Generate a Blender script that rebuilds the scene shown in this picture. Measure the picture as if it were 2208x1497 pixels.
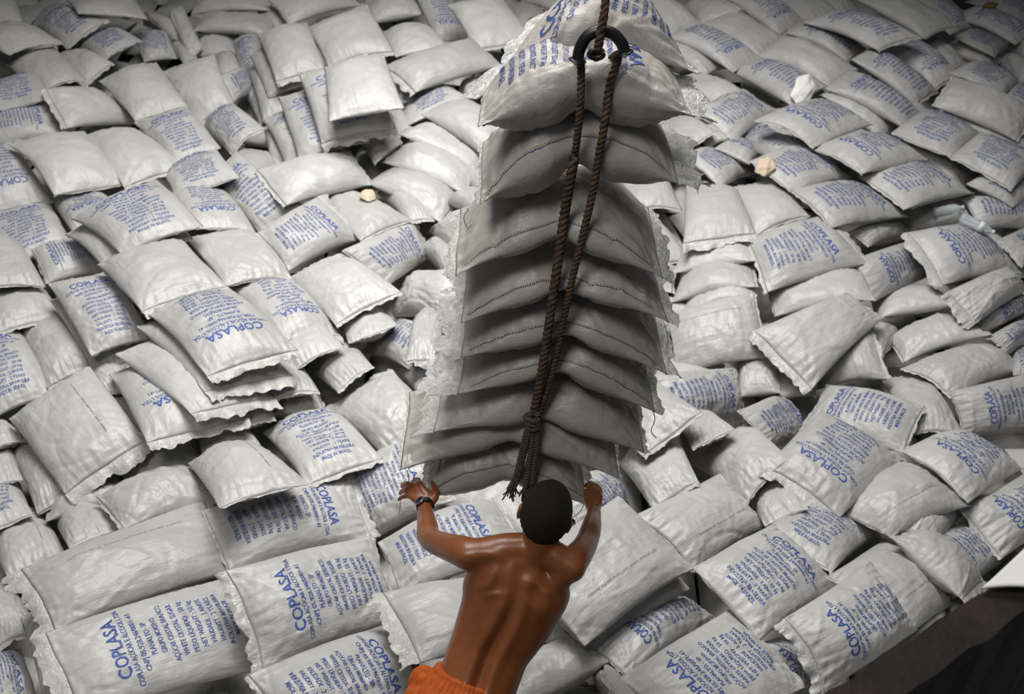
import bpy, bmesh, math, random
import numpy as np
from mathutils import Vector, Matrix, Quaternion

# ------------------------------------------------------------------ camera, light, exposure
for o in list(bpy.data.objects): bpy.data.objects.remove(o)
SC = bpy.context.scene
COL = SC.collection
CAM_H, PITCH, LENS = 4.15, math.radians(37.5), 34.0
FPX = LENS/36*2208
cam = bpy.data.cameras.new('camera'); cam.lens = LENS; cam.sensor_width = 36; cam.clip_start = .05
cam_o = bpy.data.objects.new('camera', cam); COL.objects.link(cam_o)
cam_o.location = (0, 0, CAM_H); cam_o.rotation_euler = (math.pi/2-PITCH, 0, 0)
cam.dof.use_dof = True; cam.dof.focus_distance = 3.7; cam.dof.aperture_fstop = 3.2
SC.camera = cam_o
W = bpy.data.worlds.new('hold_ambient'); SC.world = W; W.use_nodes = True
W.node_tree.nodes['Background'].inputs[0].default_value = (.80, .88, 1, 1)
W.node_tree.nodes['Background'].inputs[1].default_value = .11
def area(name, loc, target, sx, sy, power, col=(1, 1, 1)):
    l = bpy.data.lights.new(name, 'AREA'); l.shape = 'RECTANGLE'; l.size = sx; l.size_y = sy; l.energy = power; l.color = col
    o = bpy.data.objects.new(name, l); COL.objects.link(o); o.location = loc
    o.rotation_euler = (Vector(target)-Vector(loc)).to_track_quat('-Z', 'Y').to_euler(); return o
area('hatch_daylight', (-.5, 6.9, 8.0), (-.4, 6.9, 0), 5.0, 4.4, 540, (1, .985, .955)).data.spread = math.radians(103)
area('fore_fill', (-1.6, .2, 7.6), (.1, 3.4, 1.4), 2.0, 1.8, 180, (1, .98, .95))  # added fill lamp from the camera side, brightens the load's front
_l = bpy.data.lights.new('sun_shaft', 'SPOT'); _l.energy = 440; _l.spot_size = math.radians(25); _l.spot_blend = 1; _l.shadow_soft_size = .5; _l.color = (1, .99, .955)
_o = bpy.data.objects.new('sun_shaft', _l); COL.objects.link(_o); _o.location = (-.85, 5.6, 9.5); _o.rotation_euler = (Vector((-.55, 5.15, 0))-_o.location).to_track_quat('-Z', 'Y').to_euler()
SC.view_settings.view_transform = 'Standard'; SC.view_settings.look = 'None'
SC.view_settings.gamma = 1; SC.view_settings.use_curve_mapping = False; SC.view_settings.exposure = -0.22

R = random.Random(11)
NPR = np.random.RandomState(5)

def at_s(u, v, s):
    a, b = (u-1104)/FPX, (v-748.5)/FPX
    return Vector((a*s, (math.cos(PITCH)-b*math.sin(PITCH))*s, CAM_H-(math.sin(PITCH)+b*math.cos(PITCH))*s))
def at_y(u, v, y):
    b = (v-748.5)/FPX
    return at_s(u, v, y/(math.cos(PITCH)-b*math.sin(PITCH)))
def at_z(u, v, z):
    b = (v-748.5)/FPX
    return at_s(u, v, (CAM_H-z)/(math.sin(PITCH)+b*math.cos(PITCH)))

# ------------------------------------------------------------------ materials
def mat(name, col, rough=.6, spec=.5):
    m = bpy.data.materials.new(name); m.use_nodes = True
    b = m.node_tree.nodes['Principled BSDF']
    b.inputs['Base Color'].default_value = (*col, 1); b.inputs['Roughness'].default_value = rough
    b.inputs['Specular IOR Level'].default_value = spec
    return m, m.node_tree.nodes, m.node_tree.links, b
def noise(N, L, vec, scale, detail=4, rough=.6, dist=0.):
    n = N.new('ShaderNodeTexNoise'); n.inputs['Scale'].default_value = scale; n.inputs['Detail'].default_value = detail
    n.inputs['Roughness'].default_value = rough; n.inputs['Distortion'].default_value = dist
    if vec: L.new(vec, n.inputs['Vector'])
    return n
def ramp(N, L, f, stops):
    r = N.new('ShaderNodeValToRGB'); e = r.color_ramp.elements
    while len(e) < len(stops): e.new(.5)
    for k, (p, c) in enumerate(stops): e[k].position = p; e[k].color = (*c, 1)
    L.new(f, r.inputs['Fac']); return r
def bump(N, L, b, h, strength, dist, prev=None):
    n = N.new('ShaderNodeBump'); n.inputs['Strength'].default_value = strength; n.inputs['Distance'].default_value = dist
    L.new(h, n.inputs['Height'])
    if prev: L.new(prev.outputs['Normal'], n.inputs['Normal'])
    L.new(n.outputs['Normal'], b.inputs['Normal']); return n

def make_sack_mat(name, c0, c1, dirty=.25):
    m, N, L, b = mat(name, c0, .42, .5)
    tc = N.new('ShaderNodeTexCoord'); oi = N.new('ShaderNodeObjectInfo')
    add = N.new('ShaderNodeVectorMath'); add.operation = 'MULTIPLY_ADD'
    add.inputs[1].default_value = (1, 1, 1)
    cmb = N.new('ShaderNodeCombineXYZ')
    mul = N.new('ShaderNodeMath'); mul.operation = 'MULTIPLY'; mul.inputs[1].default_value = 37
    L.new(oi.outputs['Random'], mul.inputs[0]); L.new(mul.outputs[0], cmb.inputs[0]); L.new(mul.outputs[0], cmb.inputs[1])
    L.new(tc.outputs['Object'], add.inputs[0]); L.new(cmb.outputs[0], add.inputs[2])
    v = add.outputs[0]
    n1 = noise(N, L, v, 3.2, 5, .62)
    r1 = ramp(N, L, n1.outputs['Fac'], [(.25, tuple(x*(1-dirty*.45) for x in c0)), (.5, c0), (.8, c1)])
    hs = N.new('ShaderNodeHueSaturation'); L.new(r1.outputs[0], hs.inputs['Color'])
    mr = N.new('ShaderNodeMapRange'); mr.inputs['To Min'].default_value = .90; mr.inputs['To Max'].default_value = 1.07
    L.new(oi.outputs['Random'], mr.inputs['Value']); L.new(mr.outputs[0], hs.inputs['Value'])
    L.new(hs.outputs[0], b.inputs['Base Color'])
    # long soft pleats running along the sack and crinkles across it
    mp = N.new('ShaderNodeMapping'); mp.inputs['Scale'].default_value = (26, 5, 5); L.new(v, mp.inputs['Vector'])
    p1 = noise(N, L, mp.outputs[0], 1, 3, .55, .6)
    p2 = noise(N, L, v, 17, 4, .6, 1.2)
    wv = N.new('ShaderNodeTexWave'); wv.inputs['Scale'].default_value = 75; wv.inputs['Distortion'].default_value = .6; wv.bands_direction = 'X'
    L.new(v, wv.inputs['Vector'])
    wh = N.new('ShaderNodeTexWave'); wh.inputs['Scale'].default_value = 75; wh.inputs['Distortion'].default_value = .6; wh.bands_direction = 'Y'
    L.new(v, wh.inputs['Vector'])
    wm = N.new('ShaderNodeMath'); wm.operation = 'MULTIPLY'; L.new(wv.outputs['Fac'], wm.inputs[0]); L.new(wh.outputs['Fac'], wm.inputs[1])
    b1 = bump(N, L, b, p1.outputs['Fac'], .42, .014)
    b2 = bump(N, L, b, p2.outputs['Fac'], .26, .012, b1)
    bump(N, L, b, wm.outputs[0], .10, .002, b2)
    return m
M = {}
M['sack'] = make_sack_mat('woven_sack', (.404, .397, .384), (.459, .452, .439))
M['load'] = make_sack_mat('woven_sack_load', (.415, .385, .355), (.460, .430, .400), .35)
m, N, L, b = mat('hem_plastic', (.43, .42, .40), .30, .5)
tc = N.new('ShaderNodeTexCoord'); n = noise(N, L, tc.outputs['Object'], 28, 3, .6, 1.5); bump(N, L, b, n.outputs['Fac'], .7, .012)
M['hem'] = m
m, N, L, b = mat('liner_plastic', (.74, .73, .70), .16, .6)
b.inputs['Transmission Weight'].default_value = .35; b.inputs['IOR'].default_value = 1.3
tc = N.new('ShaderNodeTexCoord'); n = noise(N, L, tc.outputs['Object'], 24, 4, .65, 2); bump(N, L, b, n.outputs['Fac'], 1, .02)
M['liner'] = m
m, N, L, b = mat('blue_ink', (.040, .075, .27), .55, .3)
tc = N.new('ShaderNodeTexCoord'); n = noise(N, L, tc.outputs['Object'], 22, 4, .65)
r = ramp(N, L, n.outputs['Fac'], [(.30, (.030, .060, .25)), (.62, (.050, .090, .30)), (.80, (.16, .20, .36))]); L.new(r.outputs[0], b.inputs['Base Color'])
M['ink'] = m
M['stamp'] = mat('grey_ink', (.24, .235, .23), .6, .3)[0]
M['thread'] = mat('navy_thread', (.035, .045, .10), .7, .2)[0]
M['yellow'] = mat('yellow_thread', (.40, .31, .08), .7, .2)[0]
M['string'] = mat('white_string', (.62, .60, .56), .7, .2)[0]
m, N, L, b = mat('hemp_rope', (.10, .062, .038), .85, .2)
tc = N.new('ShaderNodeTexCoord'); n = noise(N, L, tc.outputs['Object'], 60, 5, .7)
r = ramp(N, L, n.outputs['Fac'], [(.3, (.045, .028, .019)), (.55, (.13, .083, .054)), (.8, (.27, .19, .13))]); L.new(r.outputs[0], b.inputs['Base Color'])
n2 = noise(N, L, tc.outputs['Object'], 220, 3, .7); bump(N, L, b, n2.outputs['Fac'], .8, .004); M['rope'] = m
m, N, L, b = mat('tail_rope', (.12, .10, .085), .9, .15)
tc = N.new('ShaderNodeTexCoord'); n = noise(N, L, tc.outputs['Object'], 120, 5, .7)
r = ramp(N, L, n.outputs['Fac'], [(.3, (.05, .042, .036)), (.75, (.19, .165, .14))]); L.new(r.outputs[0], b.inputs['Base Color']); bump(N, L, b, n.outputs['Fac'], .9, .006); M['tail'] = m
M['rubber'] = mat('black_rubber', (.012, .012, .013), .38, .5)[0]
m, N, L, b = mat('steel_dark', (.05, .045, .042), .5, .5); b.inputs['Metallic'].default_value = .8; M['steel'] = m
m, N, L, b = mat('brown_skin', (.22, .07, .022), .33, .5)
tc = N.new('ShaderNodeTexCoord'); n = noise(N, L, tc.outputs['Object'], 7, 5, .6)
r = ramp(N, L, n.outputs['Fac'], [(.3, (.185, .056, .017)), (.55, (.24, .077, .025)), (.8, (.29, .10, .036))]); L.new(r.outputs[0], b.inputs['Base Color'])
b.inputs['Coat Weight'].default_value = .14; b.inputs['Coat Roughness'].default_value = .38; b.inputs['Subsurface Weight'].default_value = .06; b.inputs['Subsurface Radius'].default_value = (.02, .008, .004)
n2 = noise(N, L, tc.outputs['Object'], 130, 4, .6); bump(N, L, b, n2.outputs['Fac'], .10, .002); M['skin'] = m
m, N, L, b = mat('black_hair', (.012, .010, .008), .75, .25)
tc = N.new('ShaderNodeTexCoord'); n2 = noise(N, L, tc.outputs['Object'], 260, 3, .7); bump(N, L, b, n2.outputs['Fac'], 1, .006)
r = ramp(N, L, n2.outputs['Fac'], [(.4, (.007, .006, .005)), (.7, (.028, .024, .018))]); L.new(r.outputs[0], b.inputs['Base Color']); M['hair'] = m
m, N, L, b = mat('orange_cotton', (.52, .115, .022), .8, .2)
tc = N.new('ShaderNodeTexCoord'); n = noise(N, L, tc.outputs['Object'], 40, 5, .7)
r = ramp(N, L, n.outputs['Fac'], [(.3, (.36, .066, .011)), (.7, (.50, .108, .020))]); L.new(r.outputs[0], b.inputs['Base Color']); bump(N, L, b, n.outputs['Fac'], .4, .005); M['orange'] = m
M['watch'] = mat('watch_strap', (.012, .012, .014), .45, .5)[0]
m, N, L, b = mat('watch_steel', (.30, .31, .33), .25, .5); b.inputs['Metallic'].default_value = .9; M['watchcase'] = m
M['watchface'] = mat('watch_face', (.02, .022, .03), .12, .6)[0]
m, N, L, b = mat('clear_plastic', (.80, .84, .87), .12, .8); b.inputs['Transmission Weight'].default_value = .72; b.inputs['IOR'].default_value = 1.25; M['clear'] = m
M['bottle_label'] = mat('bottle_label', (.62, .63, .64), .5, .4)[0]
M['cap'] = mat('bottle_cap', (.55, .60, .68), .4, .4)[0]
def paper(name, c, k):
    m, N, L, b = mat(name, c, .8, .25); tc = N.new('ShaderNodeTexCoord'); n = noise(N, L, tc.outputs['Object'], k, 4, .6, 1)
    bump(N, L, b, n.outputs['Fac'], .6, .01); return m
M['kraft'] = paper('kraft_paper', (.56, .45, .34), 30)
M['white'] = paper('white_paper', (.90, .89, .85), 20)
M['rag'] = paper('brown_rag', (.17, .10, .05), 30)
M['sheet'] = paper('white_sheet', (.84, .82, .78), 6)
m, N, L, b = mat('rusty_steel', (.09, .055, .042), .75, .35)
tc = N.new('ShaderNodeTexCoord'); n = noise(N, L, tc.outputs['Object'], 6, 8, .7, .6)
r = ramp(N, L, n.outputs['Fac'], [(.28, (.008, .006, .0055)), (.48, (.020, .013, .011)), (.66, (.036, .021, .016)), (.80, (.075, .028, .014))]); L.new(r.outputs[0], b.inputs['Base Color'])
n2 = noise(N, L, tc.outputs['Object'], 40, 6, .7); bump(N, L, b, n2.outputs['Fac'], .7, .01); M['rust'] = m
m, N, L, b = mat('hold_plating', (.06, .055, .05), .8, .3)
tc = N.new('ShaderNodeTexCoord'); n = noise(N, L, tc.outputs['Object'], 1.5, 6, .65)
r = ramp(N, L, n.outputs['Fac'], [(.3, (.03, .027, .025)), (.7, (.10, .08, .065))]); L.new(r.outputs[0], b.inputs['Base Color']); M['hull'] = m
m, N, L, b = mat('lower_sacks_shade', (.25, .24, .225), .7, .3)  # floor colour darker than the sacks, paints in the shade of the gaps
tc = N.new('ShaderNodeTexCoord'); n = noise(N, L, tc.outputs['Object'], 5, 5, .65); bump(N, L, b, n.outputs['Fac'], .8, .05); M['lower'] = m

# ------------------------------------------------------------------ helpers
def from_arrays(name, V, F, material, parent=None, mw=None, smooth=True):
    me = bpy.data.meshes.new(name)
    V = np.asarray(V, dtype=np.float32)
    if isinstance(F, np.ndarray):
        k = F.shape[1]
        me.vertices.add(len(V)); me.vertices.foreach_set('co', V.ravel())
        me.loops.add(F.size); me.loops.foreach_set('vertex_index', F.astype(np.int32).ravel())
        me.polygons.add(len(F)); me.polygons.foreach_set('loop_start', np.arange(0, F.size, k, dtype=np.int32))
        me.update(calc_edges=True); me.validate()
    else:
        me.from_pydata([tuple(map(float, v)) for v in V], [], F)
    if smooth: me.polygons.foreach_set('use_smooth', np.ones(len(me.polygons), dtype=bool))
    for mm in (material if isinstance(material, (list, tuple)) else [material]): me.materials.append(mm)
    o = bpy.data.objects.new(name, me); COL.objects.link(o)
    if parent: o.parent = parent
    if mw is not None: o.matrix_local = mw
    return o
def tag(o, label, cat, group=None, kind=None):
    if label: o['label'] = label
    if cat: o['category'] = cat
    if group: o['group'] = group
    if kind: o['kind'] = kind
    return o

def cell(i, j, k): return (i*73856093) ^ (j*19349663) ^ (k*83492791)
def vnoise(x, y, seed):
    """smooth value noise on arrays, range about -1..1"""
    rs = np.random.RandomState(seed % 100003); tab = rs.uniform(-1, 1, 4096)
    xi, yi = np.floor(x).astype(int), np.floor(y).astype(int); fx, fy = x-xi, y-yi
    fx, fy = fx*fx*(3-2*fx), fy*fy*(3-2*fy)
    g = lambda a, b: tab[(a*57+b*131) % 4096]
    return (g(xi, yi)*(1-fx)+g(xi+1, yi)*fx)*(1-fy)+(g(xi, yi+1)*(1-fx)+g(xi+1, yi+1)*fx)*fy

def tube_arrays(pts, rad, seg=10, cap=True):
    """a swept tube with varying radius and rounded ends"""
    P = [Vector(p) for p in pts]; n = len(P); rad = [rad]*n if not hasattr(rad, '__len__') else list(rad)
    V, F = [], []; ref = None
    for i in range(n):
        t = (P[min(i+1, n-1)]-P[max(i-1, 0)]).normalized()
        if ref is None:
            ref = t.orthogonal().normalized()
        ref = (ref-t*ref.dot(t)).normalized(); bi = t.cross(ref)
        for k in range(seg):
            a = 2*math.pi*k/seg; V.append(P[i]+(ref*math.cos(a)+bi*math.sin(a))*rad[i])
    for i in range(n-1):
        for k in range(seg):
            a, b_ = i*seg+k, i*seg+(k+1) % seg; F.append((a, b_, b_+seg, a+seg))
    if cap:
        for i, sgn in ((0, -1), (n-1, 1)):
            t = (P[1]-P[0]).normalized() if i == 0 else (P[-1]-P[-2]).normalized()
            V.append(P[i]+t*sgn*rad[i]*.6); c = len(V)-1
            for k in range(seg):
                a, b_ = i*seg+k, i*seg+(k+1) % seg
                F.append((a, c, b_) if sgn > 0 else (b_, c, a))
    return V, F
def spline(pts, n):
    P = np.array([tuple(p) for p in pts], float); k = len(P)
    Pe = np.vstack([2*P[0]-P[1], P, 2*P[-1]-P[-2]]); out = []
    for t in np.linspace(0, k-1-1e-6, n):
        i = int(t); f = t-i; a, b_, c, d = Pe[i], Pe[i+1], Pe[i+2], Pe[i+3]
        out.append(.5*((2*b_)+(-a+c)*f+(2*a-5*b_+4*c-d)*f*f+(-a+3*b_-3*c+d)*f**3))
    return [Vector(p) for p in out]
def twisted_rope(pts, r, n, pitch=.07, seg=7, strands=3):
    """a laid rope: three strands wound round the path"""
    P = spline(pts, n); V, F = [], []; ref = None; L = 0; C = [[] for _ in range(strands)]
    for i in range(n):
        t = (P[min(i+1, n-1)]-P[max(i-1, 0)]).normalized()
        ref = t.orthogonal().normalized() if ref is None else (ref-t*ref.dot(t)).normalized()
        bi = t.cross(ref)
        if i: L += (P[i]-P[i-1]).length
        for s in range(strands):
            a = 2*math.pi*(L/pitch+s/strands); C[s].append(P[i]+(ref*math.cos(a)+bi*math.sin(a))*r*.52)
    for s in range(strands):
        v, f = tube_arrays(C[s], r*.56, seg); o = len(V); V += v; F += [tuple(x+o for x in q) for q in f]
    return V, F
def merge(*vf):
    V, F = [], []
    for v, f in vf:
        o = len(V); V += list(v); F += [tuple(x+o for x in q) for q in f]
    return V, F

# ------------------------------------------------------------------ lettering templates, cut along the sack grid
def grid_uv(nu, nv):
    f = lambda n: (lambda t: .55*t+.45*np.sin(t*math.pi/2))(np.linspace(-1, 1, n))
    return f(nu), f(nv)
LINES = [('COPLASA', .62, .056, .50, 1), ('COPLASA AÇÚCAR E ÁLCOOL LTDA.', .82, .024, .375, 0), ('CNPJ 05.928.246/0001-41', .62, .024, .27, 0),
         ('PLANALTO - SP', .35, .024, .165, 0), ('GRUPO MORENO', .38, .024, .06, 0), ('AÇÚCAR CRISTAL BRANCO', .60, .024, -.045, 0),
         ('WHITE CRYSTAL SUGAR', .54, .024, -.15, 0), ('PESO LÍQUIDO : 50 kg', .54, .024, -.255, 0), ('NET WEIGHT : 50 kg', .50, .024, -.36, 0),
         ('VALIDADE : 2 ANOS', .48, .024, -.465, 0), ('VALIDITY : 2 YEARS', .48, .024, -.57, 0), ('INDÚSTRIA BRASILEIRA', .54, .024, -.67, 0),
         ('MADE IN BRAZIL', .38, .024, -.765, 0)]
STAMP = [('1LT/100 2010  CHOR 16/07/2010  DP/PD 3020021', .62, .010, 0., 0)]
def text_mesh(lines, W_, L_, turned=False):
    bm = bmesh.new(); dg = bpy.context.evaluated_depsgraph_get()
    for body, w, h, v, bold in lines:
        cu = bpy.data.curves.new('t', 'FONT'); cu.body = body; cu.resolution_u = 2; cu.offset = .019 if bold else .010; cu.fill_mode = 'FRONT'
        o = bpy.data.objects.new('t', cu); COL.objects.link(o); bpy.context.view_layer.update()
        me = o.evaluated_get(bpy.context.evaluated_depsgraph_get()).to_mesh()
        co = np.empty(len(me.vertices)*3); me.vertices.foreach_get('co', co); co = co.reshape(-1, 3)
        mn, mx = co.min(0), co.max(0)
        x = (co[:, 0]-(mn[0]+mx[0])/2)/(mx[0]-mn[0])*w*2          # -w..w of half width
        y = v+(co[:, 1]-.35)/.70*(h/L_*2)
        if turned: x, y = co[:, 1]*0+.42+(co[:, 1]-.35)/.7*(h/W_*2), -(co[:, 0]-(mn[0]+mx[0])/2)/(mx[0]-mn[0])*w*2
        vs = [bm.verts.new((a, b_, 0)) for a, b_ in zip(x, y)]
        for p in me.polygons:
            try: bm.faces.new([vs[i] for i in p.vertices])
            except ValueError: pass
        o.to_mesh_clear(); bpy.data.objects.remove(o); bpy.data.curves.remove(cu)
    return bm
def cut(bm, nu, nv):
    us, vs = grid_uv(nu, nv); bm = bm.copy()
    for axis, arr in ((0, us), (1, vs)):
        for c in arr:
            co = [0, 0, 0]; co[axis] = float(c); no = [0, 0, 0]; no[axis] = 1
            bmesh.ops.bisect_plane(bm, geom=bm.verts[:]+bm.edges[:]+bm.faces[:], plane_co=co, plane_no=no, dist=1e-6)
    bm.verts.index_update(); V = np.array([v.co[:2] for v in bm.verts]); bmesh.ops.triangulate(bm, faces=bm.faces[:])
    F = np.array([[v.index for v in f.verts] for f in bm.faces], dtype=np.int32); bm.free(); return V, F
GRID_NEAR, GRID_FAR = (47, 67), (29, 41)
_t = text_mesh(LINES, .48, .84); TXT = {g: cut(_t, *g) for g in (GRID_NEAR, GRID_FAR)}; _t.free()
_t = text_mesh(STAMP, .48, .84, True); STP = {g: cut(_t, *g) for g in (GRID_NEAR, GRID_FAR)}; _t.free()

# ------------------------------------------------------------------ sacks
def sack(name, C, seed, label=None, cat=None, group=None, letter=False, stamp=False, near=True, tt=.105, tb=.095, lens=0., droop=None,
         rise=0., pinch=0., grow=1.045, material='sack', hem=(.04, .04), hem_mat='hem', wr=1., stitch=False, txt_side=1):
    """a filled woven sack hung on four seam corners (TL TR BR BL, read as the print reads)"""
    rs = np.random.RandomState(seed); C = np.array(C, float)
    o0 = C.mean(0); C = o0+(C-o0)*grow; ex = C[1]-C[0]+C[2]-C[3]; ex /= np.linalg.norm(ex); ey = C[0]-C[3]+C[1]-C[2]; ey -= ex*(ey@ex); ey /= np.linalg.norm(ey); ez = np.cross(ex, ey)
    loc = (C-o0)@np.stack([ex, ey, ez], 1)
    g = GRID_NEAR if near else GRID_FAR; us, vs = grid_uv(*g); U, Vv = np.meshgrid(us, vs, indexing='ij')
    def plan(U, V):
        a, b_ = (U+1)/2, (V+1)/2
        p = (loc[0]*((1-a)*b_)[..., None]+loc[1]*(a*b_)[..., None]+loc[2]*(a*(1-b_))[..., None]+loc[3]*((1-a)*(1-b_))[..., None])
        return p
    Wd = np.linalg.norm(loc[1]-loc[0]+loc[2]-loc[3])/2; Ln = np.linalg.norm(loc[0]-loc[3]+loc[1]-loc[2])/2
    e1, e2 = rs.uniform(.015, .045), rs.uniform(.01, .03)
    pk = pinch*np.exp(-(Vv/.20)**2)
    Up = U*(1-e1*(1-Vv**2)*np.abs(U)**3)*(1-pk); Vp = Vv*(1-e2*(1-U**2)*np.abs(Vv)**3)
    wob = .012*vnoise(U*2.2+3, Vv*3.1+1, seed+7)
    Up = Up+wob*.8; Vp = Vp+.010*vnoise(U*2+9, Vv*2+4, seed+8)
    P = plan(Up, Vp)
    au, av = np.abs(U), np.abs(Vv)
    h = np.clip(1-au**2.5, 0, 1)**.62*(np.clip(1-av**3., 0, 1)**.66*(1-lens)+np.clip(1-av**1.8, 0, 1)**.85*lens*1.12)
    sx, sy = rs.uniform(-.25, .25, 2)                               # the sugar has run to one side
    h = h*(1+sx*U*.5+sy*Vv*.5)
    lo = vnoise(U*1.3+2, Vv*1.7+5, seed+1)
    dent = lo*.13+vnoise(U*2.9, Vv*4.3, seed+2)*.075
    # pleats running in from both ends, folds fanning from corners, a few long creases
    q = U*rs.uniform(7, 10)+1.2*vnoise(U*3, Vv*3, seed+3)
    pl = (np.abs(np.sin(q*1.57))*.9+.6*vnoise(U*14, Vv*2.2, seed+4))*np.exp(-(1-av)/.27)*np.clip((1-av)/.05, 0, 1)
    W = -.013*pl
    for k in range(4):
        cu, cv = (-1, 1, 1, -1)[k], (1, 1, -1, -1)[k]; amp = rs.uniform(.2, 1.)
        dx, dy = (U-cu)*Wd/2, (Vv-cv)*Ln/2; rr = np.hypot(dx, dy); an = np.arctan2(dy*cv, dx*cu)
        W -= .011*amp*np.abs(np.sin(an*rs.uniform(6, 9)+rs.uniform(0, 3)))*np.exp(-rr/.16)*np.clip(rr/.05, 0, 1)
    for k in range(rs.randint(9, 17)):
        x0, y0, th = rs.uniform(-.8, .8), rs.uniform(-.9, .9), rs.uniform(0, math.pi)
        ln, wd = rs.uniform(.06, .28), rs.uniform(.006, .010)
        dx, dy = (U-x0)*Wd/2, (Vv-y0)*Ln/2
        t_, d_ = dx*math.cos(th)+dy*math.sin(th), -dx*math.sin(th)+dy*math.cos(th)
        d_ = d_+.25*t_*t_/ln*rs.uniform(-1, 1)
        W += rs.choice([-1, 1])*rs.uniform(.005, .011)*np.exp(-np.abs(d_/wd)**np.where(d_ > 0, 2., 1.2)-(t_/ln)**2)
    W += .003*vnoise(U*6+1.5*Vv, Vv*26+3*U, seed+9)*np.clip(vnoise(U*1.5+8, Vv*1.5, seed+10)+.3, 0, 1)*2+.003*vnoise(U*9+1, Vv*13+2, seed+5)*(1-.3*av)
    d0 = rs.uniform(.012, .035) if droop is None else droop
    mid = d0*(1-av**1.7)+rise*(1-av**1.5)+.012*(1-au**2)+.02*vnoise(U*.9+1, Vv*1.1+2, seed+6)
    edge = np.clip((1-np.maximum(au, av))/.06, 0, 1)
    th = (1-.45*pk/(pinch+1e-9)*min(1, pinch*4)) if pinch else 1.
    top = P.copy(); bot = P.copy()
    top[..., 2] += mid+(tt*h*(1+dent)*th)+wr*W*edge
    bot[..., 2] += mid-(tb*h*(1+dent)*th)-wr*W*edge*.8
    nu, nv = g; ids = np.arange(nu*nv).reshape(nu, nv); idb = ids+nu*nv
    bd = np.zeros((nu, nv), bool); bd[0] = bd[-1] = True; bd[:, 0] = bd[:, -1] = True
    idb = np.where(bd, ids, idb)
    q1 = np.stack([ids[:-1, :-1], ids[1:, :-1], ids[1:, 1:], ids[:-1, 1:]], -1).reshape(-1, 4)
    q2 = np.stack([idb[:-1, :-1], idb[:-1, 1:], idb[1:, 1:], idb[1:, :-1]], -1).reshape(-1, 4)
    V = np.vstack([top.reshape(-1, 3), bot.reshape(-1, 3)]); F = np.vstack([q1, q2])
    used = np.zeros(len(V), bool); used[F.ravel()] = True; rm = np.cumsum(used)-1
    V, F = V[used], rm[F]
    mw = Matrix(((ex[0], ey[0], ez[0], o0[0]), (ex[1], ey[1], ez[1], o0[1]), (ex[2], ey[2], ez[2], o0[2]), (0, 0, 0, 1)))
    ob = from_arrays(name, V, F, M[material]); ob.matrix_world = mw
    tag(ob, label, cat, group)
    dmid = np.zeros_like(mid)
    def onto(uv, off):
        iu = np.clip(np.searchsorted(us, uv[:, 0], 'right')-1, 0, nu-2); iv = np.clip(np.searchsorted(vs, uv[:, 1], 'right')-1, 0, nv-2)
        fu = ((uv[:, 0]-us[iu])/(us[iu+1]-us[iu]))[:, None]; fv = ((uv[:, 1]-vs[iv])/(vs[iv+1]-vs[iv]))[:, None]
        a, b_, c, d = top[iu, iv], top[iu+1, iv], top[iu+1, iv+1], top[iu, iv+1]
        p = (a*(1-fu)+b_*fu)*(1-fv)+(d*(1-fu)+c*fu)*fv
        n = np.cross(b_-a, d-a); n /= np.linalg.norm(n, axis=1)[:, None]+1e-12
        return p+n*off
    if letter:
        tv, tf = TXT[g]; sh = rs.uniform(-.05, .05, 2); du = np.array([sh[0], 0.])
        from_arrays('lettering', onto(np.clip(tv*np.array([1., 1.])+du*0, -.97, .97), .0022), tf, M['ink'], ob, smooth=False)['label'] = 'blue printed lettering'
    if stamp:
        tv, tf = STP[g]
        from_arrays('date_stamp', onto(np.clip(tv, -.97, .97), .002), tf, M['stamp'], ob, smooth=False)['label'] = 'faint grey date stamp'
    for e, hl in ((1, hem[0]), (0, hem[1])):                         # the flat sewn hems at both short ends
        if hl <= 0: continue
        row = top[:, -1 if e else 0]; s = 1 if e else -1; k = 5; HV = []
        n_ = len(row); xx = np.linspace(-1, 1, n_)
        for j in range(k):
            f = j/(k-1); w1 = vnoise(xx*7, xx*0+j*.35, seed+21+e); w2 = vnoise(xx*10, xx*0+j*.45, seed+31+e)
            out = row.copy(); ln = hl*(1+.35*vnoise(xx*4, xx*0, seed+41+e)+(.20*vnoise(xx*13, xx*0, seed+43+e) if f == 1 else 0))
            out[:, 1] += s*(-.006+f*ln); out[:, 0] *= 1-.02*f
            out[:, 0] += .010*f*w2
            out[:, 2] += -.38*f*f*hl+f*(.006+.16*hl)*w1+f*(.003+.09*hl)*w2
            HV.append(out)
        HV = np.vstack(HV); hid = np.arange(k*n_).reshape(k, n_)
        hq = np.stack([hid[:-1, :-1], hid[:-1, 1:], hid[1:, 1:], hid[1:, :-1]], -1).reshape(-1, 4)
        if e: hq = hq[:, ::-1]
        hm = from_arrays('hem', HV, hq, M[hem_mat], ob)
        hm['label'] = 'pale ruffled sewn hem' if hem_mat == 'hem' else 'torn clear plastic liner'
    if stitch:                                                       # dotted seam along the front edge
        for cm, off in (('thread', .11), ('yellow', .135)):
            dash = []; row = top[:, :]
            tt_ = np.arange(-.93, .93, .021 if cm == 'thread' else .03)
            uv0 = np.stack([np.full(len(tt_), -1+off), tt_], 1); uv1 = uv0+np.array([0, .013 if cm == 'thread' else .02])
            uv2 = uv1+np.array([.012 if cm == 'thread' else .005, 0]); uv3 = uv0+np.array([.012 if cm == 'thread' else .005, 0])
            n_ = len(tt_); DV = np.vstack([onto(x, .0025) for x in (uv0, uv3, uv2, uv1)]); a = np.arange(n_)
            st = from_arrays('stitching', DV, np.stack([a, a+n_, a+2*n_, a+3*n_], 1), M[cm], ob, smooth=False)
            st['label'] = 'row of %s stitches' % ('navy' if cm == 'thread' else 'yellow')
    return ob

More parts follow.
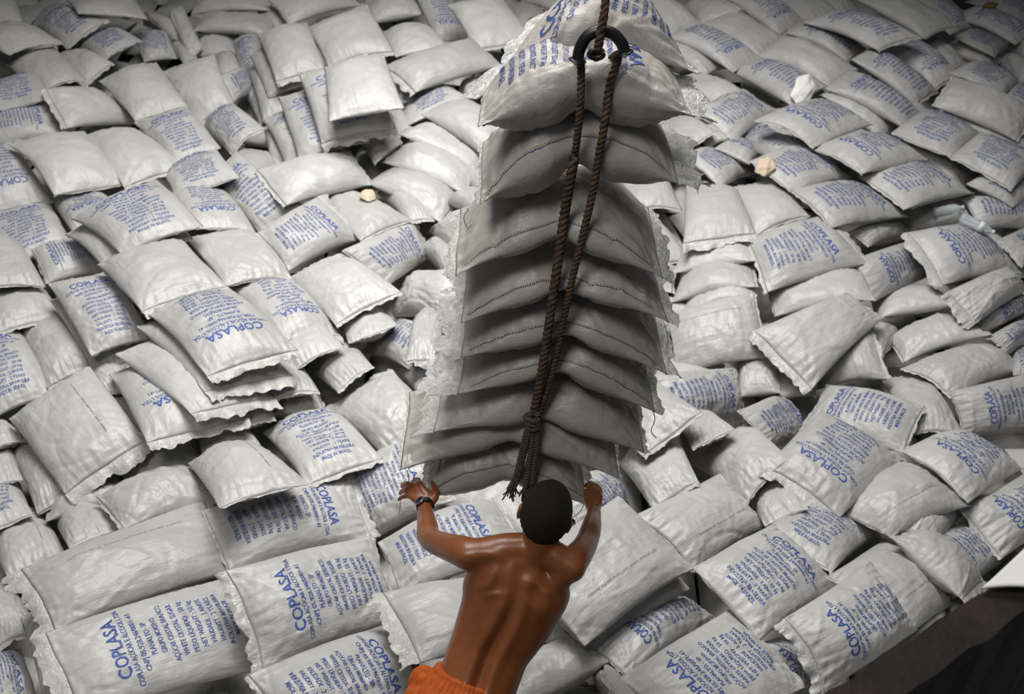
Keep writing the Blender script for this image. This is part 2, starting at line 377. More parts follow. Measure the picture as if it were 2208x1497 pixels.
# every sack: key, tier, print up, its four seam corners in millimetres, what tells it apart
SACKS = [
('A1',0,0,(-6531,11843,424,-6085,12016,391,-5735,11291,259,-6159,11051,281),'dark shaded sack in the upper left corner of the heap, behind the wrinkled one'),
('A2',1,0,(-6008,10425,402,-5734,11035,361,-4934,10415,351,-5344,10031,388),'wrinkled plain sack with a pointed right tip at the upper left edge, overhanging dark gap'),
('A3',1,1,(-5652,11515,148,-5443,11815,297,-4739,11261,318,-5108,10901,108),'printed sack lying diagonally in the upper left corner, blue lettering half in shade'),
('A4',2,0,(-5373,11755,444,-4764,12293,321,-4327,11386,289,-4986,11200,404),'plain grey sack with ragged hem lying on the upper left printed sack'),
('A5',2,1,(-5030,11084,21,-4764,11485,120,-4194,10745,254,-4582,10524,127),'small tilted printed sack in shade, right of the upper left diagonal printed sack'),
('A6',0,1,(-4295,11893,-48,-4080,11472,-228,-4397,11280,-193,-4616,11702,-12),'printed sack standing half buried in the dark hollow of the upper left'),
('A7',1,0,(-4754,12426,-144,-4629,12488,0,-4174,11967,62,-4134,11702,-68),'dark grey sack with pale hem above the half buried printed sack, upper left'),
('A8',2,0,(-4317,12168,78,-4104,12176,133,-3759,11514,-92,-3877,11357,-194),'narrow sack leaning on edge, long seam showing, left of the two rounded stacked sacks'),
('A9',1,0,(-4355,12001,-270,-4094,12045,-246,-3792,11364,-190,-3911,11209,-196),'small pale sack end with a curved seam at the foot of the leaning narrow sack'),
('A10',3,0,(-4023,12267,51,-4007,12802,137,-3106,12789,147,-3078,12317,71),'upper of two rounded sacks stacked at the top edge, left of centre'),
('A11',2,0,(-3871,11757,14,-3852,12242,54,-3023,12267,-1,-2986,11768,-46),'lower of two rounded sacks stacked at the top edge, left of centre'),
('A12',0,0,(-3888,11503,-216,-3899,11967,-178,-3485,12009,-177,-3376,11522,-217),'shaded grey sack directly under the two rounded stacked sacks at the top'),
('A13',2,1,(-3318,11353,21,-3020,11378,86,-2785,10640,-110,-3014,10512,-195),'narrow upright printed sack slumped beside the pair of plain sacks at the upper centre left'),
('A14',1,0,(-5448,10160,193,-5075,10486,250,-4532,9822,196,-4923,9518,140),'plump plain sack at the upper left, lying over its right neighbour'),
('A14b',0,0,(-5269,10727,11,-4989,10869,96,-4434,10394,130,-4650,10017,16),'plain sack with a torn right tip, tucked under the plump upper left sack'),
('A15',1,1,(-5491,9528,193,-5007,9871,221,-4586,9097,259,-5094,8848,228),'printed sack at the left edge, lettering upright, just below the plump plain sack'),
('A16',2,1,(-4669,9267,169,-4446,8816,4,-4997,8567,27,-5199,8989,181),'printed left edge sack, large word reading downward, beside a white hemmed plain sack'),
('A17',3,0,(-4298,8721,138,-4578,9107,342,-4319,9598,144,-3928,9417,-144),'plain sack with a broad flat white hem along its left end, upper left'),
('A18',2,0,(-4304,9734,198,-3830,10105,245,-3359,9399,68,-3783,9110,35),'large plain sack leaning down toward a printed sack, left one of an upper left pair'),
('A19',1,0,(-3792,10212,100,-3276,10375,205,-2967,9700,-48,-3331,9456,-175),'large smooth plain sack, right one of the upper left pair'),
('A20',0,0,(-3615,11419,-215,-3341,11419,-205,-3103,10705,-92,-3334,10582,-82),'shaded sack scrap of cloth behind the smooth plain sack at the upper left'),
('A21',1,1,(-3124,10772,-113,-2937,10644,-308,-2968,9840,-61,-3158,10045,119),'short printed sack end wedged right of the smooth plain upper left sack'),
('A22',1,1,(-3176,9299,-125,-2919,9520,38,-2450,8816,98,-2734,8605,-75),'printed sack bulging with curved lettering, left of the leaning four sack pile'),
('A23',1,1,(-3706,8926,71,-3270,9196,122,-2819,8540,16,-3180,8241,-39),'printed sack with upright lettering below the pair of large plain sacks, upper left'),
('A24',0,1,(-3044,10486,-228,-2874,10559,-196,-2555,9793,-253,-2708,9706,-285),'printed sack mostly hidden at the left foot of the leaning sack pile'),
('A25',2,0,(-4463,7945,332,-4011,8411,228,-3457,7704,51,-3904,7352,158),'broad plain sack with creased front, left of two side by side on the left slope'),
('A26',2,0,(-3995,8361,213,-3623,8623,169,-3024,8064,50,-3419,7638,88),'broad plain sack with folded corner, right of two side by side, left slope'),
('A27',2,1,(-4080,7565,-22,-4535,7267,9,-4963,8016,232,-4623,8258,213),'printed sack cut by the left edge, lettering upside down, left of the broad creased sack'),
('E1',1,1,(-4608,7301,-64,-4101,7574,-62,-3688,6945,-97,-4090,6594,-104),'printed sack at the left edge, lettering upright, below the upside down one'),
('E2',1,1,(-3335,7191,45,-3607,6891,38,-4117,7653,-112,-3699,7783,-67),'printed sack end with upside down text peeping out beneath the broad creased sack'),
('E3',4,1,(-3460,6678,294,-2965,7238,332,-2413,6515,342,-2914,6163,309),'puffy printed sack lying raised on top, centre left, casting shade on its neighbours'),
('E4',3,0,(-3565,6702,139,-3085,7252,182,-2512,6504,231,-3062,6159,182),'plain sack directly underneath the raised puffy printed sack'),
('E5',4,0,(-3071,6071,264,-2587,6479,233,-2071,5805,241,-2554,5448,271),'plain sack with a dangling ruffled hem in front of the raised puffy printed sack'),
('E6',3,0,(-2623,6698,107,-2170,7027,-28,-1714,6294,-15,-2140,6039,104),'plain sack with shiny creases right of the plain sack with the ruffled hem'),
('E7',2,1,(-3650,6326,-78,-3907,6734,-31,-3573,6971,-82,-3286,6581,-134),'small folded printed sack whose large word reads upward, left of the raised puffy sack'),
('E8',3,1,(-3434,5976,135,-3073,6254,77,-2594,5570,-50,-2932,5315,5),'large printed sack with upright lettering, left of the stack with the upside down print'),
('E9',1,0,(-4294,6304,-170,-3831,6541,-229,-3401,5940,-115,-3765,5615,-40),'plain smooth sack at the left edge, below the wrinkled one'),
('E10',2,0,(-4415,6680,62,-4098,6907,-46,-3599,6183,-12,-3986,5981,106),'wrinkled plain sack at the left edge, overlapping an upright printed sack'),
('E11',1,1,(-3200,8011,-32,-2828,8462,12,-2377,7554,203,-2912,7453,88),'printed sack right behind the raised puffy printed sack, lettering upright'),
('E12',2,1,(-2157,7006,18,-2586,6840,111,-2990,7498,81,-2657,7803,-16),'printed sack with upside down lettering, right beside the raised puffy printed sack'),
('E13',1,1,(-2713,7793,-31,-2511,8087,180,-1842,7432,15,-2173,7245,-174),'long printed sack running diagonally, left of the plain sack with a pointed left ear'),
('F1',3,0,(-1928,7337,57,-2224,7702,186,-1537,8225,112,-1290,7815,-12),'plain plump sack with a pointed left ear, below the leaning four sack pile'),
('F2',2,1,(-1685,7364,95,-1292,7047,-99,-1787,6549,-84,-2067,6847,73),'printed sack with a wide crumpled hem at its right end, large word reading downward'),
('F3',1,0,(-1796,7709,-114,-1512,7868,-125,-892,7349,-87,-1266,6950,-59),'shiny plain sack behind the printed one with the wide crumpled hem'),
('F4',2,1,(-902,7477,-180,-748,7123,-358,-1010,6525,-231,-1338,6601,50),'printed sack with gathered neck at its right end, left of the hanging load'),
('F5',3,0,(-1777,6458,-133,-1414,6777,-90,-854,6073,4,-1303,5772,-52),'plain sack with a neat stitched lower edge, right of the upside down printed pair'),
('F6',5,0,(-855,8838,215,-476,9199,240,47,8701,61,-213,8326,16),'topmost of the four curved sacks stacked left of the hanging load'),
('F7',4,0,(-1048,8506,149,-792,9010,67,-236,8586,-125,-370,8243,-83),'second from top of the four curved sacks stacked left of the hanging load'),
('S3',3,0,(-1157,8152,55,-942,8645,34,-302,8267,-150,-459,7895,-135),'third from top of the four curved sacks stacked left of the hanging load'),
('S4',2,0,(-1311,7903,-46,-1093,8296,-75,-454,7973,-225,-652,7534,-202),'lowest of the four curved sacks stacked left of the hanging load'),
('S5',1,0,(-1268,8063,-230,-1087,8207,-263,-699,7455,-144,-910,7385,-123),'grey sack peeping out beneath the lowest of the four curved sacks'),
('F9',2,0,(-470,8504,-358,-306,8651,-275,-130,7903,0,-294,7761,-83),'small sack corner squeezed between the curved sacks and the hanging load'),
('F10',3,0,(-607,7818,-197,-367,7945,-142,-70,7292,84,-285,7118,46),'pointed sack corner at the foot of the curved sacks, beside the load'),
('F11',3,0,(-742,7574,-367,-508,7726,-250,-174,7023,-36,-423,6836,-159),'small bright plain sack partly behind the hanging load, below the curved sacks'),
('F12',2,0,(-820,7340,-408,-646,7420,-327,-375,6715,-129,-516,6575,-188),'grey plain sack below the small bright one, left of the load'),
('F13',1,0,(-1028,6607,-585,-846,6936,-369,-384,6449,-35,-534,6112,-223),'brightly lit plain sack with a straight lower hem left of the load'),
('F14',1,1,(-1182,6036,-541,-913,6319,-443,-498,5703,-127,-753,5467,-225),'small sack with two blue letters showing, below the brightly lit plain sack'),
('F15',2,0,(-754,6101,-236,-525,6110,-231,-504,5299,-34,-735,5293,-39),'crumpled white sack with a rolled edge touching the plastic of the load'),
('J1',4,1,(-1277,5739,-126,-1633,5471,-10,-2138,6146,18,-1759,6414,-103),'printed sack with upside down lettering, right one of the centre left pair'),
('I1',6,1,(-1466,5150,161,-1950,4800,258,-2519,5447,275,-2085,5884,177),'printed sack with upside down lettering on top of the centre left stack'),
('I2',5,0,(-2572,5386,195,-2201,5829,56,-1499,5080,27,-1964,4739,169),'second sack of the centre left stack, straight under the upside down printed one'),
('J2',3,0,(-1195,5425,-25,-1540,5222,-79,-1915,5900,-311,-1544,6124,-254),'sack whose side seam shows beneath the right upside down printed sack'),
('I3',4,0,(-2680,5192,112,-2358,5572,-46,-1600,4923,-45,-2008,4541,131),'third sack of the centre left stack, with stitched edge and dangling threads'),
('J3',2,0,(-1330,5069,-98,-1609,4934,-89,-1923,5632,-410,-1623,5746,-408),'dark shaded sack end jutting right at the bottom of the centre left stack'),
('I4',3,1,(-1741,4732,-60,-2251,4378,48,-2750,5152,-26,-2303,5437,-117),'bottom sack of the centre left stack, few blue letters upside down'),
('I5a',1,0,(-3216,5610,-360,-3110,5843,-448,-2569,5101,-136,-2826,5078,-137),'creased grey sack in the gap left of the centre left stack'),
('I5b',1,0,(-3050,5303,-405,-2824,5439,-453,-2393,4780,-244,-2594,4661,-202),'pale wrinkled sack between the big plain left sack and the centre left stack'),
('I6',2,0,(-3454,5957,-1,-3077,6255,-67,-2616,5578,-229,-2949,5320,-170),'plain sack right under the large upright printed sack at the left'),
('I7',2,0,(-3759,5931,-189,-3460,6078,-199,-2982,5442,-197,-3251,5195,-186),'creased plain sack left of the large upright printed sack'),
('I8',3,1,(-4081,5608,-132,-3700,5834,-146,-3208,5174,-236,-3576,4873,-228),'printed sack cut by the left edge at mid height, lettering upright'),
('I9',4,0,(-3326,4810,-152,-2907,5195,-30,-2353,4569,-111,-2767,4213,-227),'big plain sack with a torn clear plastic hem at its lower end, left'),
('I10',1,0,(-3933,5160,-550,-3705,5298,-593,-3243,4728,-292,-3418,4597,-247),'shaded sack at the left edge, left of the big plain one with plastic hem'),
('I11',2,0,(-3411,4797,-428,-3187,4968,-453,-2732,4273,-346,-2951,4146,-327),'narrow plain sack running under the big plain one with plastic hem'),
('M1',1,0,(-3777,4932,-594,-3559,5038,-626,-3149,4416,-316,-3344,4302,-278),'small shaded plain sack at the left edge above the cut off letters'),
('M2',2,1,(-3668,4557,-592,-3366,4681,-586,-2958,4096,-301,-3206,3884,-266),'printed sack corner at the left edge with cut off blue letters'),
('M3',2,0,(-2844,4055,-323,-2971,4507,-493,-2603,4619,-467,-2425,4229,-309),'folded grey sack under the torn plastic hem of the big plain one'),
('M4',2,0,(-3388,4189,-518,-3105,4413,-572,-2638,3788,-345,-2900,3610,-304),'plain sack at the left edge behind the big plain foreground sack'),
('M5',1,0,(-2995,4314,-634,-2700,4437,-604,-2310,3929,-220,-2541,3705,-177),'small plain sack between two larger plain ones, behind the big foreground one'),
('M6',3,0,(-2252,3817,-112,-2510,4102,-130,-2098,4517,-257,-1798,4107,-221),'plain sack with a pointed left ear, above the printed foreground sack'),
('M7',1,0,(-2467,4360,-315,-2618,4664,-465,-2191,4949,-487,-2008,4503,-275),'grey shaded sack in the gap right of the torn plastic hem'),
('M8',2,0,(-2022,4362,-116,-1704,4618,-168,-1176,3940,150,-1619,3707,178),'smooth plain sack right of the pointed ear one, with faint grey date stamp'),
('M9',0,1,(-1579,4817,-151,-1848,4712,-165,-2115,5385,-520,-1841,5511,-514),'dark shaded sack with black letters at the foot of the centre left stack'),
('M9b',0,0,(-2261,5122,-573,-1965,5238,-595,-1644,4610,-185,-1972,4470,-155),'grey sack in shade under the hems of the centre left stack'),
('J4',2,1,(-1686,4860,-299,-1276,5103,-318,-835,4431,-139,-1249,4164,-116),'printed sack with upright lettering and a clear side seam, left of the brightest plain sack'),
('J5',4,0,(-1307,5124,-335,-860,5392,-196,-521,4811,-105,-810,4513,-197),'brightest plain sack, with a shiny crumpled hem, left of the hanging load'),
('J6',1,1,(-888,5754,-501,-603,5969,-521,-311,5185,-179,-637,5117,-220),'printed sack peeping out behind the brightest plain sack, dark blue word on top'),
('J7',2,0,(-1557,5750,-520,-1220,5939,-372,-992,5304,-73,-1205,5103,-145),'grey plain sack behind the brightest sack, with a ragged hem'),
('J8',0,0,(-1653,4987,-274,-1693,5347,-486,-1398,5422,-506,-1313,5015,-264),'sack lost in shade behind the upright printed sack beside the brightest one'),
('J9',1,0,(-1412,6313,-495,-1054,6413,-434,-848,5761,-79,-1183,5592,-101),'crumpled grey sack under the neat stitched edge of a plain sack, centre'),
('N1',2,1,(-613,4689,-149,-381,4221,-292,-876,4040,-463,-1092,4496,-322),"printed sack just left of the person's watch hand, lettering reading down"),
('M10',3,1,(-1045,4363,-211,-864,3922,-305,-1576,3552,-162,-1799,3928,-65),"printed foreground sack whose large word reads downward, two sacks left of the person's watch"),
('M11',4,0,(-2316,3043,-17,-2619,3399,53,-1875,4050,-148,-1567,3618,-218),'big smooth plain foreground sack with ruffled left hem and grey date line'),
('M12',4,1,(-2000,2537,-1,-2299,2939,92,-1615,3512,-193,-1305,3019,-286),'printed sack in the lower left corner, large word at left reading upward'),
('M13',4,1,(-1232,2877,-91,-1483,3298,130,-839,3783,-153,-625,3360,-351),'printed foreground sack between the lower left one and the person, word reading upward'),
('M14',5,1,(-673,3219,-208,-420,2815,-314,-977,2361,-58,-1253,2731,58),"printed sack at the bottom edge touching the person's orange shorts"),
('M15',3,0,(-438,2816,47,-671,3255,-7,156,3639,-281,376,3155,-213),"plain sack behind the person's waist with a clear stitched left hem"),
('M16',4,0,(371,3215,-344,498,2945,-172,-26,2637,-159,-197,2989,-385),"grey plain sack just right of the person's hip at the bottom"),
('N2',3,1,(-129,4186,-248,72,3744,-221,-602,3447,-259,-791,3862,-285),"printed sack under the person's left arm, large word behind his ear"),
('N3',5,0,(615,3924,22,981,3472,-64,372,2959,-9,4,3356,74),"large plain sack right of the person's back, standing proud with a grey date line"),
('N4',4,0,(654,3920,-136,987,3464,-203,407,3009,-143,67,3353,-79),'dark sack directly underneath the large plain one right of the person'),
('N5',2,1,(433,3863,-243,251,4152,-109,583,4688,-509,808,4475,-696),"printed sack corner showing behind the person's right hand"),
('N6',3,0,(750,4936,-658,1147,4993,-414,1164,4326,-225,896,4181,-361),'rounded plain sack just right of the lowest hanging sacks'),
('K0',4,0,(582,5247,-565,1032,5486,-374,1247,4808,-101,858,4578,-262),'sunlit plain sack with pointed right tip, right of the lower load'),
('K1',2,1,(1693,5788,-505,1735,5421,-713,1113,5122,-498,1002,5426,-280),'printed sack right of the load, large word reading straight down'),
('K2',3,0,(1298,5857,-614,1261,6352,-393,1906,6354,-204,1962,5836,-431),"big smooth bulging sack right of the load's middle, dotted date line"),
('G1',5,0,(1641,8088,-159,2064,7967,-122,2069,7163,-127,1482,7144,-178),'top sack of the pile right of the load, with a frayed white front hem'),
('G2',4,0,(1392,6999,-402,1575,7490,-440,2097,7338,-290,2026,6884,-230),'second sack from top in the pile right of the load'),
('G3',3,0,(1355,6655,-494,1508,7150,-535,2042,7031,-338,1983,6574,-273),'third sack from top in the pile right of the load'),
('G4',2,0,(1396,6468,-516,1555,6986,-677,2027,6846,-428,1957,6497,-305),'fourth and lowest sack in the pile right of the load'),
('K4',5,0,(2208,5451,-400,1865,5942,-261,2657,6388,-227,2907,6173,-296),'slumped plain sack with a long frayed ribbon hem on its lower left edge'),
('K5',1,0,(1708,5555,-609,1819,6013,-670,2067,5983,-596,1999,5519,-522),'small tight grey sack end in the hollow below the ribbon hem'),
('K6',1,0,(1993,5569,-649,2117,6080,-732,2448,5885,-580,2259,5555,-561),'grey sack in the shade right under the ribbon hem'),
('L1',3,0,(2368,5743,-650,2567,6209,-526,2832,6157,-391,2796,5597,-437),'creased plain sack tucked behind the slumped one with the ribbon hem'),
('L2',2,0,(2748,6243,-546,2961,6485,-617,3231,6431,-657,2895,5972,-533),'small pointed sack corner right of the creased tucked sack'),
('L3',4,0,(3088,5957,-556,3088,6326,-645,3585,6541,-524,3707,6044,-362),'upper of two plump plain sacks lying in the dark right hand hollow'),
('L4',3,0,(3222,5394,-424,2986,5746,-464,3752,6155,-537,3916,5777,-491),'lower of two plump plain sacks lying in the dark right hand hollow'),
('L5',3,0,(3049,6500,-522,3163,6925,-653,3638,6912,-530,3606,6466,-371),'rounded dark sack just above the two plump plain sacks at right'),
('H1',6,1,(3540,6609,-277,3399,7138,-107,4075,7447,-187,4343,6957,-377),'printed sack with a ruffled left hem below the clear bottles'),
('H2',5,0,(3634,6133,-320,3492,6403,-205,4153,6868,-286,4303,6699,-377),'shaded sack with a frayed hem under the printed one below the bottles'),
('H3',4,1,(3776,6215,-485,3739,6374,-369,4337,6885,-519,4412,6760,-643),'dark curved printed sack at the right edge under the frayed hem'),
('H4',3,1,(4286,6644,-675,4381,6452,-731,3851,5929,-469,3734,6061,-404),'dark sack at the right edge showing two blue letters'),
('H5',2,1,(4121,6364,-814,4201,6227,-763,3944,5637,-467,3750,5608,-429),'sliver of a dark printed sack at the right edge, mid height'),
('H6',4,1,(3009,6627,-452,2877,6914,-236,3524,7380,-337,3680,7149,-537),'printed sack with large word reading upward, left of the ruffled hem below the bottles'),
('H7',4,0,(2167,6455,-473,2187,6873,-496,2937,6907,-307,2903,6383,-280),'plain curved sack underneath the printed one right of the load'),
('H8',6,1,(2651,7353,-74,2956,6864,-230,2110,6588,-337,2033,7135,-157),'plump printed sack atop a curved plain one, right of the load, word reading down'),
('H9',3,0,(3138,7270,-305,2967,7417,-264,3640,7938,-486,3691,7717,-489),'dark rolled sack in the gap left of the clear bottles'),
('H10',2,0,(3688,7786,-474,3855,8248,-555,4268,8127,-378,4135,7715,-301),'dark sack on which the left clear bottle lies'),
('H11',5,1,(3229,8111,-136,3551,7618,-216,2752,7193,-87,2522,7732,-22),'printed sack right below the crumpled brown paper, with a stitched left end'),
('H12',5,1,(3921,8480,-130,4254,7991,-179,3495,7551,-96,3232,8045,-54),'printed sack up and left of the clear bottles, with a shaded lower side'),
('H13',4,1,(4925,8793,-309,5108,8334,-370,4627,7876,-251,4248,8076,-144),'folded printed sack at the right edge above the bottles'),
('H14',3,1,(4983,8266,-408,4988,7913,-553,4304,7732,-398,4235,8038,-250),'printed sack at the right edge behind the right bottle'),
('H15',3,1,(4419,7075,-404,4304,7361,-300,4795,7873,-492,5009,7745,-627),'printed sack at the right edge just below the bottle cap'),
('D1',5,1,(2865,8419,106,2426,8891,160,3187,9480,90,3547,8957,43),'printed sack right under the white paper scrap, lettering upside down'),
('D2',5,1,(3175,7921,49,2868,8428,60,3533,8921,-30,3945,8389,-50),'printed sack with upside down lettering, below right of the one under the white scrap'),
('G9',4,1,(2831,8741,-72,3227,8300,-181,2545,7780,-62,2243,8221,27),'printed sack on which the crumpled brown paper lies'),
('G10',4,0,(1990,8235,-289,2473,8205,-185,2613,7507,-119,2123,7311,-212),'plain sack with many fine pleats just below the crumpled brown paper'),
('G11',3,1,(1921,8940,-189,2426,8768,-377,1924,7996,-108,1617,8406,-20),'printed sack left of the crumpled brown paper'),
('G12',2,1,(2281,8478,-140,1982,8664,-69,2326,9366,-340,2596,9174,-399),'printed sack half covered, up and left of the crumpled brown paper'),
('G13',3,1,(2325,9306,-297,2649,9488,-252,2906,8708,-50,2530,8593,-120),'printed sack in the shade in front of the upside down one under the white scrap'),
('C1',4,1,(2484,9954,0,2785,9657,-118,2244,9018,-131,1885,9348,5),'printed sack with gathered front folds, left of the one under the white scrap'),
('C2',3,0,(1792,10384,-178,2127,10657,-117,2464,9855,42,2085,9729,-43),"small plain sack just right of the top load sack's tip"),
('C3',3,0,(1464,9529,-324,1804,9681,-191,2021,8935,4,1677,8767,-128),"plain pointed sack close to the load's right side, upper part"),
('C4',2,0,(1932,9796,-315,2121,9829,-254,2191,9045,-126,1967,8952,-191),"plain sack behind the pointed one at the load's right side"),
('C5',3,1,(2500,10508,-18,2857,10746,44,3396,10092,1,2964,9771,-79),'printed sack on which the white paper scrap lies'),
('C6',3,0,(2855,10841,42,3212,11218,142,3844,10522,28,3465,10230,-54),'plain smooth sack behind the white paper scrap, sagging in the middle'),
('C7',4,1,(3327,11521,55,3615,11870,71,4209,11374,-65,3889,11004,-79),'printed sack behind the sagging plain one, large word at its left end'),
('C8',4,1,(3529,11551,185,4068,11862,222,4627,10954,232,4100,10682,197),'printed sack behind the one with its word at left, upper right field'),
('C9',3,0,(3469,13218,-65,3918,13411,-4,4226,12612,-54,3771,12446,-113),'plain sack at the top edge, right of the upside down printed one'),
('C10',3,1,(3702,12264,-48,3317,11938,-87,2811,12653,93,3215,12898,115),'printed sack at the top edge with upside down word, right of the rope'),
('C11',2,1,(4770,13354,-268,4406,13211,-256,4080,13918,-154,4502,14134,-163),'printed sack cut by the top edge, only upside down word showing'),
('C12',3,0,(2315,11738,87,2777,11965,160,3223,11358,63,2862,11004,-30),'plain sack between two upside down printed ones in the upper right field'),
('C13',3,1,(2820,10787,30,2449,10449,12,1834,11124,166,2241,11451,179),'printed sack with upside down word, up and right of the top load sack'),
('C14',4,0,(2220,12573,6,2554,12794,142,2781,11889,243,2321,11841,52),'small puffed plain sack near the top edge right of the hook'),
('C15',3,0,(1445,12201,174,1883,12468,242,2284,11725,101,1887,11507,44),'plain flat sack near the top edge immediately right of the hook'),
('C16',2,0,(1667,11100,56,1909,11443,36,2530,10854,-89,2172,10557,-49),'plain sack with a small dark hole at its end, right of the top load sack'),
('D3',5,0,(4454,12542,117,4925,12857,165,5521,11973,5,5039,11718,-33),'long plain sack near the top edge, right part, with gathered lower end'),
('D4',3,1,(5457,13586,-120,5964,13812,-112,6246,13053,-391,5869,12862,-405),'dim printed sack at the top edge behind the long plain one'),
('D5',4,1,(6052,13149,-284,6463,13407,-237,6939,12754,-339,6555,12445,-394),'dim rolled printed sack in the upper right corner'),
('D6',3,1,(6489,13909,-352,6955,14173,-289,7357,13464,-323,6984,13197,-378),'dim printed sack in the top right corner under the brown rag'),
('D7',3,1,(6110,12760,-346,6495,12440,-442,6006,11772,-314,5622,12114,-219),'small printed sack in front of the rolled one in the upper right corner'),
('D7b',3,0,(5512,12215,-385,5933,12560,-378,6256,12065,-428,5990,11772,-438),'plain sack in front of the small printed one, upper right corner'),
('D8',3,0,(4980,12572,-391,5322,12895,-320,5515,12080,-253,5282,12040,-306),'plain sack end with a dark shaded tip, upper right field'),
('D9',4,1,(5197,10805,-174,4816,10584,-222,4416,11289,-74,4869,11506,-26),'printed sack with upside down word at its lower end, upper right field'),
('D9b',3,0,(5190,12236,-323,5489,12261,-325,5610,11598,-350,5349,11427,-352),'plain sack partly covered by the printed one to its left, upper right'),
('D10',4,1,(3855,10614,59,4206,10972,95,4751,10377,-163,4416,10069,-188),'printed sack with a black shaded lower end, right of the sagging plain sack'),
('D11',4,1,(3357,9813,73,3709,10219,95,4328,9587,-117,4027,9274,-130),'printed sack right of the white scrap, large word at its upper left end'),
('D12',3,0,(3310,9764,-2,3559,10098,-48,4125,9658,-277,3812,9271,-216),'plain sack underlying the printed one right of the white scrap'),
('D13',4,1,(5550,11171,-161,5879,10765,-282,5383,10161,-169,4956,10520,-21),'rounded printed sack at the upper right, large word on its right side'),
('D14',5,0,(4400,9455,42,4711,9854,179,5347,9395,14,5057,9010,-118),'large plain sack at the right edge in the upper field'),
('D15',4,1,(4330,9502,-48,4759,9101,-120,4225,8471,-58,3771,8852,17),'printed sack left of and below the large plain right edge sack, upright word'),
('D16',5,1,(4717,9011,-68,5181,8640,-168,4616,7986,-124,4196,8400,-28),'printed sack at the right edge with a large dark blue word, upper field'),
('D17',3,1,(5422,9291,-251,5144,8907,-223,4456,9415,-86,4727,9802,-112),'narrow strip of a printed sack under the large plain right edge sack'),
('D18',3,1,(3878,8933,-111,4204,9233,-158,4670,8731,-362,4329,8388,-318),'long narrow printed sack squeezed between two wide printed ones at right'),
('D19',3,0,(6270,12151,-590,6456,12202,-441,6431,11436,-311,6197,11307,-486),'grey plain sack at the right edge beside the rounded printed one'),
('D20',3,1,(6010,10964,-349,6245,10697,-430,5740,10076,-313,5448,10331,-216),'printed sack at the right edge just behind the large plain one'),
('D21',2,0,(6714,12909,-628,6999,13031,-582,6837,12232,-398,6585,12176,-453),'sliver of a plain sack at the right edge near the top'),
('P2',3,1,(-534,11513,0,-892,11348,35,-1191,12105,358,-797,12262,311),'printed sack at the top edge left of the load, word upside down'),
('B2',4,0,(-721,11237,495,-163,11465,506,242,10666,305,-402,10411,294),"broad plain sack at the top edge just left of the load's top"),
('P3',2,0,(232,12403,157,751,12658,237,1115,11872,303,597,11641,223),'plain sack at the top edge right behind the hanging rope'),
('P4',2,1,(499,11857,147,1075,11891,212,1237,11148,277,674,10961,224),'printed sack right behind the black hook, mostly hidden'),
('P5',2,1,(1849,11482,91,1462,11248,48,1015,11914,135,1387,12197,184),'printed sack just right of the hook, behind the load'),
('B3',3,0,(-2717,11859,87,-3034,12302,219,-2323,12833,225,-1971,12480,105),'dim sack at the top edge with a v shaped fold, left of centre'),
('B4',2,0,(-3355,12769,-31,-3152,12926,42,-2782,12105,-29,-3089,12020,-110),'upright sack edge beside the v folded one at the top'),
('B6',4,0,(-2778,10531,381,-2281,10698,464,-2003,9918,284,-2460,9744,202),'plump plain sack with ragged lower hem atop the upper pile, left one'),
('B7',5,0,(-2270,10735,388,-1654,11075,536,-1316,10209,351,-1949,10055,249),'plain sack with four pointed ears atop the upper pile'),
('B8',3,0,(-2899,10530,160,-2394,10752,268,-2090,9934,113,-2577,9769,21),'sack under the plump plain one with ragged hem, upper pile'),
('B9',2,0,(-2916,10427,-6,-2696,10478,24,-2296,9754,-99,-2620,9564,-168),'lowest visible sack under the ragged hem, upper pile'),
('B10',3,0,(-1743,11775,112,-1841,12268,190,-1160,12394,213,-1058,11937,141),'folded white sack with a curled right end near the top edge'),
('B11',2,0,(-2052,13098,52,-1330,13333,4,-1168,12493,90,-1823,12380,123),'sack at the very top edge behind the folded white one'),
('B12',4,0,(-1541,10968,203,-1047,11240,274,-739,10395,335,-1252,10249,259),'creased plain sack below the folded white one'),
('B13',5,0,(-953,9285,268,-1294,9699,372,-474,10285,427,-155,9838,319),'long plain sack lying across, up and left of the load'),
('B15',6,0,(-1749,8815,690,-1221,8930,740,-975,8101,614,-1593,7954,553),'square plain pillow-like sack on top of the leaning printed pile'),
('B16',5,1,(-1999,8853,602,-1388,9082,695,-1098,8271,352,-1718,8103,285),'sack directly under the square plain one, with ragged hem'),
('B17',4,1,(-2230,8880,349,-1724,9090,440,-1338,8297,205,-1933,8075,106),'second leaning printed sack under the square plain one'),
('B18',3,1,(-2417,8893,129,-2020,9150,167,-1588,8348,54,-2081,8153,25),'third leaning printed sack under the square plain one'),
('B19',2,0,(-2500,9105,-76,-2289,9201,-51,-1957,8405,-38,-2262,8304,-74),'leftmost plain rounded sack end of the leaning printed pile'),
('B20',3,0,(-1364,10273,82,-1029,10150,23,-872,9505,58,-1147,9310,139),'pale sack end under the left hem of the long plain sack'),
('B21',4,1,(-1196,9714,-78,-710,9824,83,-467,9124,260,-1010,8862,97),'sack with a dark blue word along its back edge, above the curved stack'),
('B22',3,0,(-573,10077,-48,-297,10336,-61,-187,9372,208,-481,9458,121),"small sack corner left of the load's topmost hem"),
('B23',2,0,(-1507,9006,-212,-1208,9025,-43,-1044,8389,148,-1272,8124,57),'dark sack end in the gap beside the curved stack'),
('B24',2,0,(-1297,9532,-129,-1132,9556,-64,-992,8831,91,-1111,8681,62),'dark sack end in the upper gap between square plain sack and curved stack'),
('O1',3,0,(1359,4535,-409,1608,4168,-480,1055,3640,-258,743,3962,-163),'smooth plain sack right of the big one by the person, faint dotted date line'),
